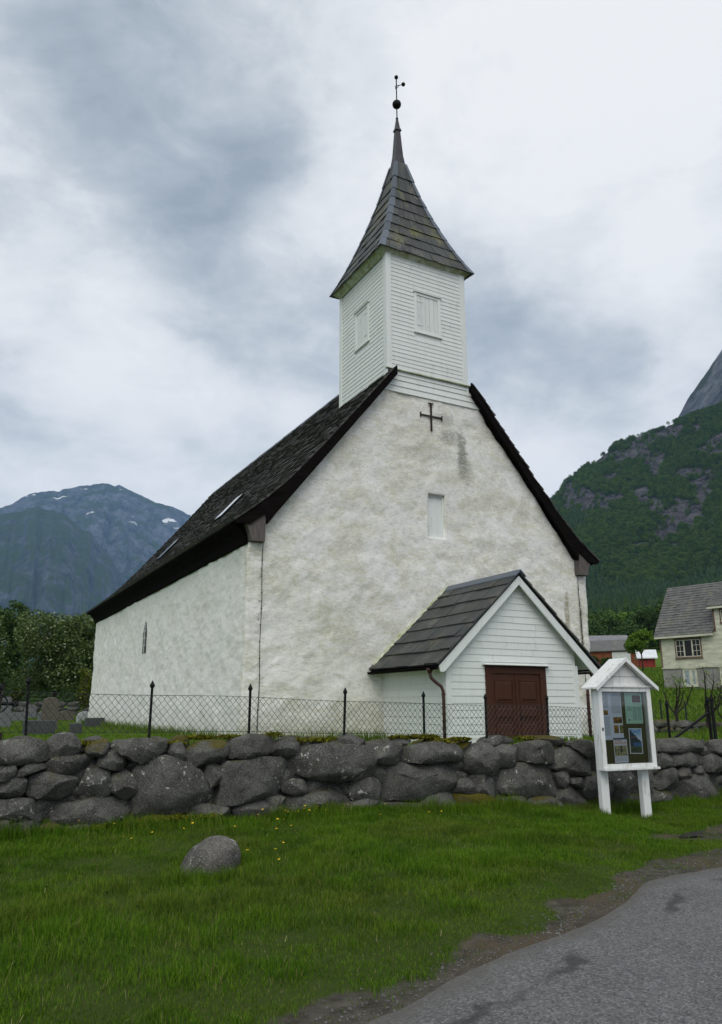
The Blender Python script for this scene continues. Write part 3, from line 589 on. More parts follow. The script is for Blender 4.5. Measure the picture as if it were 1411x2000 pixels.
def roof_slates(sg, seed):
    rs = np.random.RandomState(seed); V = []; L = ps[-1]; step = .29; n = int(L/step)
    for i in range(n+1):
        s1 = L-i*step+.03; s0 = max(s1-step-.10, 0); y = RY0-rs.rand()*.2
        if prof(s1)[0] < 1.66: y = 19.2+rs.rand()*.2
        lo = y if y > 19 else RY0
        while y < RY1:
            wd = rs.uniform(.2, .42); a, b = max(y, lo-.04*rs.rand()), min(y+wd-.012, RY1+.03*rs.rand()); y += wd
            if b-a < .05: continue
            j = rs.uniform(-.008, .012); d1, z1 = prof(min(s1+j, L+.03)); d0, z0 = prof(s0); nx, nz = z0-z1, d1-d0; q = math.hypot(nx, nz); nx /= q; nz /= q
            t = .045+rs.rand()*.03; e = rs.uniform(-.004, .004)
            for yy, ee in ((a, e), (b, -e)):
                V.append((XC+sg*(d0+nx*.006), yy, z0+nz*.006)); V.append((XC+sg*(d1+nx*(t+ee)), yy, z1+nz*(t+ee))); V.append((XC+sg*(d1-nx*.012), yy, z1-nz*.012))
    V = np.array(V).reshape(-1, 6, 3); nb = len(V); b = (np.arange(nb)*6)[:, None]
    f = np.concatenate([b+np.array([[0, 3, 4, 1]]), b+np.array([[1, 4, 5, 2]]), b+np.array([[0, 1, 2, 0]])[:, :4], b+np.array([[3, 5, 4, 3]])])
    f = [tuple(q) if len(set(q)) == 4 else tuple(dict.fromkeys(q)) for q in f.tolist()]
    return mesh_obj('slates', V.reshape(-1, 3), f, M['roof_slate'], roof, kind='stuff')
roof_slates(-1, 3); roof_slates(1, 4)
w = MB()
for sg in (-1, 1): w.prism([(XC, 21, 11.93), (XC, 21, 11.97), (XC+sg*.16, 21, 11.78), (XC+sg*.16, 21, 11.74)], [(XC, RY1, 11.93), (XC, RY1, 11.97), (XC+sg*.16, RY1, 11.78), (XC+sg*.16, RY1, 11.74)])
w.build('ridge_cap', M['hip_lead'], roof)
def inner(d): return 4.64+(5.49-d)*1.259
for sg in (-1, 1):
    ds = [1.40, 1.5, 2.2, 2.75, 3.3, 3.95, 4.4, 4.85, 5.2, 5.48]
    for ya, yb in ((RY0, RY0+.085), (RY1-.05, RY1)):
        out = [(d, np.interp(d, pdx, pz)-.01) for d in ds]+[(5.75, 5.14), (6.37, 4.645)]; inn = [(6.30, 4.58), (5.93, 4.60), (5.52, 4.92), (5.47, 4.63)]+[(d, inner(d)-.01) for d in ds[::-1][1:]]
        ol = [(XC+sg*d, z) for d, z in out+inn]; b = MB().prism([(x, ya, z) for x, z in ol], [(x, yb, z) for x, z in ol]).build('barge_board', M['dark_board'], roof)
    ol = [(XC+sg*d, z) for d, z in ((5.50, 4.17), (5.88, 4.17), (5.93, 4.40), (6.06, 4.66), (5.50, 5.05))]
    MB().prism([(x, RY0+.05, z) for x, z in ol], [(x, RY0+.27, z) for x, z in ol]).build('eave_bracket', M['grey_wood'], roof)
    # curved cornice under the eave
    arc = [(5.90, 4.12), (5.96, 4.16), (6.0, 4.32), (6.10, 4.47), (6.22, 4.56), (6.36, 4.60), (6.36, 4.66), (5.90, 4.72)]
    MB().prism([(XC+sg*d, RY0+.28, z) for d, z in arc], [(XC+sg*d, RY1-.1, z) for d, z in arc]).build('cornice', M['dark_board'], roof)
# skylights
def skylight(y0, y1, s0, s1, mat):
    d0, z0 = prof(s0); d1, z1 = prof(s1); nx, nz = (z0-z1), (d1-d0); q = math.hypot(nx, nz); nx /= q; nz /= q
    P = lambda d, z, y, h: (XC-(d+nx*h), y, z+nz*h)
    w = MB().hexa([P(d1, z1, y0, .0), P(d1, z1, y1, 0), P(d0, z0, y1, 0), P(d0, z0, y0, 0), P(d1, z1, y0, .10), P(d1, z1, y1, .10), P(d0, z0, y1, .10), P(d0, z0, y0, .10)])
    s = w.build('skylight', M['dark_board'], roof)
    MB().hexa([P(d1, z1, y0+.06, .09), P(d1, z1, y1-.06, .09), P(d0, z0, y1-.06, .09), P(d0, z0, y0+.06, .09), P(d1, z1, y0+.06, .112), P(d1, z1, y1-.06, .112), P(d0, z0, y1-.06, .112), P(d0, z0, y0+.06, .112)]).build('pane', mat, s)
skylight(25.25, 26.1, 5.75, 6.95, M['sky_pane']); skylight(33.8, 34.6, 5.8, 7.0, M['sky_pane'])

# ---- bell tower
TX0, TX1, TY0, TY1, TZ0, TZ1 = 10.86, 13.88, 18.36, 21.55, 10.06, 14.06
tw = MB().box(TX0+.02, TX1-.02, TY0+.02, TY1-.02, 9.98, TZ1+.1).box(TX0+.02, TX1-.02, 18.75, TY1-.02, 8.2, 9.98).build('tower', M['white_boards'], ch)
TF = [Fr((0, TY0+.02), (1, 0), (0, -1)), Fr((TX0+.02, 0), (0, 1), (-1, 0)), Fr((TX1-.02, 0), (0, 1), (1, 0)), Fr((0, TY1-.02), (1, 0), (0, 1))]
rng = random.Random(5)
def planks(F, u0, u1, z0, z1, step, parent, clip=None, name='plank', mat='white_boards', cuts=()):
    z = z0; n = 0
    while z < z1-.02:
        zt = min(z+step+.012, z1+.012); a0, a1, b0, b1 = u0, u1, u0, u1
        if clip: (a0, a1), (b0, b1) = clip(z), clip(zt)
        j = rng.uniform(-.004, .004)
        segs = [(a0, a1, b0, b1)]
        for c0, c1, cz0, cz1 in cuts:
            if z < cz1 and zt > cz0: segs = [q for s in segs for q in ((s[0], min(s[1], c0), s[2], min(s[3], c0)), (max(s[0], c1), s[1], max(s[2], c1), s[3])) if q[1]-q[0] > .03]
        for s in segs:
            if min(s[1]-s[0], s[3]-s[2]) > 1.6 and rng.random() < .45:           # a butt joint between two boards
                k = rng.uniform(.25, .75); um = s[0]+(s[1]-s[0])*k; w = MB(); F.plank(w, um+.004, s[1], um+.004, s[3], z-j, zt-j, .022+abs(j)); w.build(name, M[mat], parent); s = (s[0], um-.004, s[2], um-.004)
            if s[1]-s[0] > .02: w = MB(); F.plank(w, *s, z+j, zt+j, .022+abs(j)); w.build(name, M[mat], parent)
        z += step; n += 1
hatches = [(11.89, 12.90, 11.47, 12.95), (19.47, 20.42, 11.42, 12.86)]
planks(TF[0], TX0+.17, TX1-.17, TZ0+.02, TZ1, .139, tw, cuts=[hatches[0]])
planks(TF[1], TY0+.17, TY1-.17, 9.76, TZ1, .139, tw, cuts=[hatches[1]])
for F, a, b in ((TF[2], TY0, TY1), (TF[3], TX0, TX1)):
    w = MB(); z = 9.76
    while z < TZ1: F.plank(w, a+.17, b-.17, a+.17, b-.17, z, z+.151); z += .139
    w.build('cladding', M['white_boards'], tw, kind='stuff')
for F, a, b, zb in ((TF[0], TX0, TX1, TZ0), (TF[1], TY0, TY1, 9.68), (TF[2], TY0, TY1, 9.68), (TF[3], TX0, TX1, 9.68)):
    for u0, u1 in ((a-.022, a+.17), (b-.17, b+.022)):
        w = MB(); F.box(w, u0, u1, -.01, .045, zb, TZ1); bevel(w.build('corner_board', M['white_trim'], tw), .008)
for F, (u0, u1, z0, z1) in zip(TF, hatches):
    for i in range(5): q = (u1-u0-.2)/5; a = u0+.10+i*q; w = MB(); F.box(w, a+.004, a+q-.004, -.01, .016+.006*(i % 2), z0+.09, z1-.10); w.build('hatch_board', M['white_boards'], tw)
    w = MB()
    for zz in (z0+.30, z1-.36): F.box(w, u0+.10, u0+.34, .022, .030, zz, zz+.035)
    w.build('hatch_hinge', M['white_trim'], tw, kind='stuff')
    w = MB()
    F.box(w, u0, u0+.10, -.01, .046, z0+.05, z1-.05); F.box(w, u1-.10, u1, -.01, .046, z0+.05, z1-.05); F.box(w, u0+.10, u1-.10, -.01, .042, z1-.14, z1-.05); F.box(w, u0+.10, u1-.10, -.01, .042, z0+.05, z0+.13)
    F.box(w, u0-.04, u1+.04, -.01, .085, z1-.05, z1-.015); F.box(w, u0-.03, u1+.03, -.01, .065, z0, z0+.05); bevel(w.build('hatch_frame', M['white_trim'], tw), .006)
# mossy drip board and the boarded top of the gable under it
w = MB(); w.hexa([(TX0-.05, TY0-.075, TZ0-.05), (TX1+.05, TY0-.075, TZ0-.05), (TX1+.05, TY0+.04, TZ0-.05), (TX0-.05, TY0+.04, TZ0-.05), (TX0-.05, TY0-.075, TZ0-.02), (TX1+.05, TY0-.075, TZ0-.02), (TX1+.05, TY0+.04, TZ0+.03), (TX0-.05, TY0+.04, TZ0+.03)]); w.build('drip_board', M['mossy_trim'], tw)
Fs = Fr((0, YF-.01), (1, 0), (0, -1))
for z0, z1 in ((9.87, 10.02), (9.70, 9.87), (9.50, 9.70), (9.30, 9.50)):
    cl2 = lambda z: (12.52-5.49+(z-4.64)/1.259-.05, 12.52+5.49-(z-4.64)/1.259+.05)
    w = MB(); (a0, a1), (b0, b1) = cl2(z0), cl2(z1); Fs.plank(w, a0, a1, b0, b1, z0, z1+.01, .045, .02, -.03); w.build('plank', M['white_boards'], tw)

# ---- spire
CX, CY = 12.36, 19.96
SP = [(1.76, 14.13), (1.53, 14.6), (1.32, 15.08), (1.14, 15.55), (.965, 16.05), (.81, 16.5), (.66, 17.0), (.51, 17.5), (.36, 18.15), (.20, 18.9)]
v = []; f = []
for w_, z_ in SP: v += [(CX-w_+.03, CY-w_+.03, z_), (CX+w_-.03, CY-w_+.03, z_), (CX+w_-.03, CY+w_-.03, z_), (CX-w_+.03, CY+w_-.03, z_)]
for i in range(len(SP)-1):
    for k in range(4): f.append((i*4+k, i*4+(k+1) % 4, i*4+4+(k+1) % 4, i*4+4+k))
f += [(3, 2, 1, 0)]
sp = mesh_obj('spire', v, f, M['dark_board'], ch)
w = MB(); ia, za, ib, zb = 1.53, 13.94, 1.73, 14.13
for k in range(4):
    c, s = [(1, 0), (0, 1), (-1, 0), (0, -1)][k]
    P = lambda a, b, z: (CX+a*c-b*s, CY+a*s+b*c, z)
    w.add([P(-ia, -ia, za), P(ia, -ia, za), P(ib, -ib, zb), P(-ib, -ib, zb), P(-ib-.02, -ib-.02, zb+.05), P(ib+.02, -ib-.02, zb+.05)], [(0, 1, 2, 3), (3, 2, 5, 4)])
w.build('soffit', M['mossy_trim'], sp)
rng = random.Random(9)
for k in range(4):
    c, s = [(1, 0), (0, 1), (-1, 0), (0, -1)][k]
    P = lambda a, b, z: (CX+a*c-b*s, CY+a*s+b*c, z)
    for i in range(len(SP)-1):
        (w0, z0), (w1, z1) = SP[i], SP[i+1]; n = max(1, int(round(2*w0/.27))); cuts = [0]+sorted(min(.97, max(.03, (j+rng.uniform(-.22, .22))/n)) for j in range(1, n))+[1]
        zt = z1+.05; wt = w1-(w0-w1)*.05/(z1-z0)
        for j in range(n):
            a0, a1 = -w0+2*w0*cuts[j]+.006, -w0+2*w0*cuts[j+1]-.006; b0, b1 = -wt+2*wt*cuts[j]+.003, -wt+2*wt*cuts[j+1]-.003
            t = .045+rng.random()*.025; dz = rng.uniform(-.015, .015)
            m = MB().hexa([P(a0, -w0-t, z0+dz-.02), P(a1, -w0-t, z0+dz-.02), P(a1, -w0+.0, z0+dz-.02), P(a0, -w0+.0, z0+dz-.02), P(b0, -wt-.012, zt), P(b1, -wt-.012, zt), P(b1, -wt+.02, zt), P(b0, -wt+.02, zt)])
            m.build('slate', M['spire_slate'], sp)
    for i in range(len(SP)-1):                         # lead caps down the hip, stepped with the courses
        (w0, z0), (w1, z1) = SP[i], SP[i+1]; q0 = .13 if i < 6 else .08; q1 = q0*.8; e = .075
        m = MB(); P2 = lambda a, b, z: (CX+a*c-b*s, CY+a*s+b*c, z)
        m.add([P2(-w0-e, -w0-e, z0-.025), P2(-w0+q0, -w0-e, z0-.025), P2(-w1+q1, -w1-.04, z1+.03), P2(-w1-.04, -w1-.04, z1+.03), P2(-w0-e, -w0+q0, z0-.025), P2(-w1-.04, -w1+q1, z1+.03), P2(-w0, -w0, z0-.03), P2(-w0+q0, -w0, z0-.03), P2(-w0, -w0+q0, z0-.03)],
              [(0, 1, 2, 3), (0, 3, 5, 4), (0, 6, 7, 1), (0, 4, 8, 6)]); m.build('hip_cap', M['hip_lead'], sp)
def sq(rs):
    v = []; f = []
    for w_, z_ in rs: v += [(CX-w_, CY-w_, z_), (CX+w_, CY-w_, z_), (CX+w_, CY+w_, z_), (CX-w_, CY+w_, z_)]
    for i in range(len(rs)-1):
        for k in range(4): f.append((i*4+k, i*4+(k+1) % 4, i*4+4+(k+1) % 4, i*4+4+k))
    return v, f
v, f = sq([(.215, 18.86), (.19, 19.0), (.145, 19.35), (.118, 19.8), (.082, 20.42), (.118, 20.43), (.112, 20.47), (.075, 20.58), (.03, 20.96), (.03, 20.97)]); mesh_obj('needle', v, f, M['grey_metal'], sp)
fin = MB().tube([(CX, CY, 20.9), (CX, CY, 22.82)], .022, 6).tube([(CX, CY, 20.97), (CX, CY, 21.01)], .05, 8).build('finial_rod', M['black_iron'], ch)
MB().ball((CX, CY, 21.62), .165, 18, 12).build('ball', M['black_iron'], fin, True)
MB().ball((CX, CY, 22.84), .075, 12, 8).build('ball', M['black_iron'], fin, True)
MB().tube([(CX-.04, CY, 22.3), (CX-.05, CY, 22.42), (CX+.10, CY-.03, 22.50), (CX+.22, CY-.06, 22.55)], .014, 5).tube([(CX, CY, 22.33), (CX+.10, CY-.03, 22.49)], .012, 5).build('vane_arm', M['black_iron'], fin)
MB().ball((CX+.26, CY-.07, 22.58), .075, 12, 8).build('vane_ball', M['black_iron'], fin, True)

# ---- porch
PX0, PX1, PY0, PZ0, PZE = 10.63, 14.85, 15.36, -1.05, 1.05
PRX, PRZ, PE = 12.86, 3.36, 2.56                      # ridge x, ridge height, half span to the eave
psl = (PRZ-1.02)/PE
def rake(x): return PRZ-abs(x-PRX)*psl
ol = [(PX0+.03, PZ0), (PX1-.03, PZ0), (PX1-.03, rake(PX1)-.12), (PRX, PRZ-.12), (PX0+.03, rake(PX0)-.12)]
po = MB().prism([(x, PY0+.035, z) for x, z in ol], [(x, 18.55, z) for x, z in ol]).build('porch', M['white_boards'], ch)
Fp = Fr((0, PY0+.035), (1, 0), (0, -1)); Fpl = Fr((PX0+.03, 0), (0, 1), (-1, 0)); Fpr = Fr((PX1-.03, 0), (0, 1), (1, 0))
rng = random.Random(12)
def clipg(z):
    if z < rake(PX0)-.28: return PX0+.14, PX1-.14
    hw = (PRZ-.24-z)/psl; return max(PX0+.14, PRX-hw), min(PX1-.14, PRX+hw)
planks(Fp, 0, 0, -.93, 3.03, .1665, po, clip=clipg, cuts=[(11.80, 13.74, -2, .99)])
planks(Fpl, PY0+.14, 18.42, -.93, 1.05, .1665, po)
w = MB(); z = -.93
while z < 1.05: Fpr.plank(w, PY0+.14, 18.42, PY0+.14, 18.42, z, z+.178); z += .1665
w.build('cladding', M['white_boards'], po, kind='stuff')
for F, a, b in ((Fp, PX0-.012, PX0+.14), (Fp, PX1-.14, PX1+.012), (Fpl, PY0-.006, PY0+.14), (Fpr, PY0-.006, PY0+.14)):
    w = MB(); F.box(w, a, b, -.01, .045, PZ0, 1.02); bevel(w.build('corner_board', M['white_trim'], po), .006)
w = MB(); Fp.box(w, PX0+.141, 11.78, -.01, .036, PZ0, -.925); Fp.box(w, 13.76, PX1-.141, -.01, .036, PZ0, -.925); Fpl.box(w, PY0+.141, 18.42, -.01, .036, PZ0, -.925); w.build('base_board', M['white_trim'], po)
# barge boards
for sg in (-1, 1):
    for (y0, y1, t, nm, mt) in ((PY0-.20, PY0-.155, .25, 'barge_board', 'white_trim'),):
        xo = PRX+sg*(PE+.02); zo = PRZ-(PE+.02)*psl-.02
        o2 = [(PRX, PRZ-.02), (xo, zo), (xo-sg*.06, zo-.20), (xo-sg*.17, zo-.20), (PRX, PRZ-.02-.30)]
        bevel(MB().prism([(x, y0, z) for x, z in o2], [(x, y1, z) for x, z in o2]).build(nm, M[mt], po), .008)
    xo = PRX+sg*(PE-.05); zo = PRZ-(PE-.05)*psl-.02
    o2 = [(PRX, PRZ-.09), (xo, zo-.07), (xo, zo-.10), (PRX, PRZ-.12)]
    MB().prism([(x, PY0-.155, z) for x, z in o2], [(x, 18.5, z) for x, z in o2]).build('roof_soffit', M['white_trim'], po)
# porch roof
o2 = [(PRX-PE-.04, PRZ-(PE+.04)*psl-.085), (PRX, PRZ-.085), (PRX+PE+.04, PRZ-(PE+.04)*psl-.085), (PRX+PE+.04, PRZ-(PE+.04)*psl-.02), (PRX, PRZ-.02), (PRX-PE-.04, PRZ-(PE+.04)*psl-.02)]
pr_ = MB().prism([(x, PY0-.20, z) for x, z in o2], [(x, 18.40, z) for x, z in o2]).build('porch_roof', M['dark_board'], ch)
sl = math.hypot(PE+.06, (PE+.06)*psl); ca, sa = (PE+.06)/sl, (PE+.06)*psl/sl
rng = random.Random(3)
for sg in (-1, 1):
    step = sl/7.0
    for i in range(7):
        s1 = sl-i*step; s0 = max(0, s1-step-.09); y = PY0-.27-rng.random()*.1
        while y < 18.42:
            wd = rng.uniform(.42, .78); a, b = max(y, PY0-.25-.02*rng.random()), min(y+wd-.012, 18.41); y += wd
            if b-a < .08: continue
            t = .05+rng.random()*.03; j = rng.uniform(-.03, .025)
            P = lambda s_, h, yy: (PRX+sg*(s_*ca+h*sa), yy, PRZ-.02-s_*sa+h*ca)
            s1j = s1+j
            m = MB().hexa([P(s1j, .012, a), P(s1j, .012, b), P(s0, .002, b), P(s0, .002, a), P(s1j, t, a+rng.uniform(0, .012)), P(s1j+rng.uniform(-.012, .012), t, b), P(s0, .022, b), P(s0, .022, a)])
            m.build('slate', M['porch_slate'], pr_)
w = MB()
for sg in (-1, 1): w.prism([(PRX, PY0-.29, PRZ+.03), (PRX, PY0-.29, PRZ+.075), (PRX+sg*.17, PY0-.29, PRZ+.075-.17*psl), (PRX+sg*.17, PY0-.29, PRZ+.04-.17*psl)], [(PRX, 18.42, PRZ+.03), (PRX, 18.42, PRZ+.075), (PRX+sg*.17, 18.42, PRZ+.075-.17*psl), (PRX+sg*.17, 18.42, PRZ+.04-.17*psl)])
w.build('ridge_cap', M['hip_lead'], pr_)
# flashing with a mortar fillet where the porch roof meets the wall
w = MB()
for sg in (-1, 1):
    pa = []; pb_ = []
    for i in range(15):
        d = PE*i/14; z = PRZ-d*psl; j = .018*((i % 2)*2-1)
        pa.append((PRX+sg*d, 18.30, z+.05+j)); pb_.append((PRX+sg*d, 18.42, z+.13+j))
    b0 = len(w.v); w.v += pa+pb_
    for i in range(14): w.f.append((b0+i, b0+i+1, b0+15+i+1, b0+15+i))
w.build('flashing', M['mossy_trim'], pr_)
# gutters and downpipes
for sg in (-1, 1):
    gx_ = PRX+sg*(PE+.10); gz_ = PRZ-(PE+.06)*psl-.07; w = MB(); n = 8; b0 = 0
    for rr_ in (.065, .055):
        for y in (PY0-.22, 18.4):
            for k in range(n+1):
                a = math.pi*(1+k/n); w.v.append((gx_+rr_*math.cos(a), y, gz_+rr_*math.sin(a)))
    m_ = n+1
    for k in range(n): w.f += [(k, k+1, m_+k+1, m_+k), (2*m_+k, 3*m_+k, 3*m_+k+1, 2*m_+k+1), (k, 2*m_+k, 2*m_+k+1, k+1)]
    w.f += [tuple(range(m_))]
    gut = w.build('gutter', M['brown_pipe'] if sg > 0 else M['dark_board'], pr_)
    if sg < 0: path = [(gx_, 15.42, gz_-.02), (gx_, 15.42, gz_-.14), (gx_+.02, 15.39, gz_-.25), (gx_+.12, 15.33, gz_-.36), (gx_+.22, 15.27, gz_-.45), (gx_+.255, 15.25, gz_-.56), (gx_+.26, 15.25, gz_-.75), (gx_+.26, 15.25, -1.0)]
    else: path = [(gx_-.10, 15.40, gz_-.02), (gx_-.10, 15.40, gz_-.12), (gx_-.12, 15.38, gz_-.22), (gx_-.20, 15.35, gz_-.31), (gx_-.33, 15.33, gz_-.38), (gx_-.385, 15.32, gz_-.50), (gx_-.39, 15.32, gz_-.75), (gx_-.39, 15.32, -1.0)]
    dp = MB().tube(path, .040, 10).build('downpipe', M['brown_pipe'], ch, True)
    MB().tube([path[0], (path[0][0], path[0][1], path[0][2]-.06), (path[0][0], path[0][1], path[0][2]-.12)], [.085, .075, .042], 10).build('funnel', M['brown_pipe'], dp, True)
    w = MB()
    for z in (.25, -.55): w.tube([(path[-1][0], path[-1][1], z), (path[-1][0], path[-1][1], z+.035)], .052, 10)
    w.build('pipe_clip', M['brown_pipe'], dp)
# doors
DB = -.93
w = MB(); Fp.box(w, 11.80, 11.985, -.03, .06, DB, .985); Fp.box(w, 13.545, 13.74, -.03, .06, DB, .985); Fp.box(w, 11.985, 13.545, -.03, .055, .785, .985); bevel(w.build('door_frame', M['brown_door'], po), .008)
w = MB(); w.hexa([Fp.p(11.72, .17, .985), Fp.p(13.83, .17, .985), Fp.p(13.83, -.01, .985), Fp.p(11.72, -.01, .985), Fp.p(11.72, .17, 1.0), Fp.p(13.83, .17, 1.0), Fp.p(13.83, -.01, 1.045), Fp.p(11.72, -.01, 1.045)]); w.build('door_cap', M['white_trim'], po)
w = MB(); Fp.box(w, 11.76, 13.79, -.01, .10, .955, .984); w.build('door_cap_moulding', M['brown_door'], po)
for u0, u1 in ((11.99, 12.757), (12.773, 13.54)):
    w = MB(); Fp.box(w, u0, u1, -.03, .018, DB, .78); d = w.build('door', M['brown_door'], ch); m_ = .12
    cu = (u0+u1)/2
    for z0, z1 in ((.12, .60), (-.30, -.03), (-.80, -.42)):
        for part, (x0, x1, h, zz0, zz1) in (('door_panel', (u0+.18, u1-.18, .040, z0+.05, z1-.05)),):
            q = MB(); e = .055
            q.hexa([Fp.p(x0-e, 0.018, zz0-e), Fp.p(x1+e, 0.018, zz0-e), Fp.p(x1+e, 0.018, zz1+e), Fp.p(x0-e, 0.018, zz1+e), Fp.p(x0, h, zz0), Fp.p(x1, h, zz0), Fp.p(x1, h, zz1), Fp.p(x0, h, zz1)])
            q.build('door_panel', M['brown_door'], d)
        q = MB()
        for a0, a1, b0_, b1_ in ((u0+.09, u0+.115, z0-.03, z1+.03), (u1-.115, u1-.09, z0-.03, z1+.03), (u0+.115, u1-.115, z0-.03, z0-.005), (u0+.115, u1-.115, z1+.005, z1+.03)): Fp.box(q, a0, a1, 0.012, .034, b0_, b1_)
        q.build('door_moulding', M['brown_door'], d)
w = MB(); Fp.box(w, 12.84, 12.88, 0.012, .03, -.34, -.22); w.tube([Fp.p(12.86, .03, -.26), Fp.p(12.86, .08, -.26), Fp.p(12.97, .085, -.265)], .012, 6); w.build('door_handle', M['black_iron'], d)
w = MB(); Fp.box(w, 12.735, 12.795, -.01, .042, DB, .78); w.build('door_stop', M['brown_door'], ch)
w = MB().box(11.6, 13.95, 14.85, 15.38, -1.3, -.93).build('door_step', M['concrete'], ch)
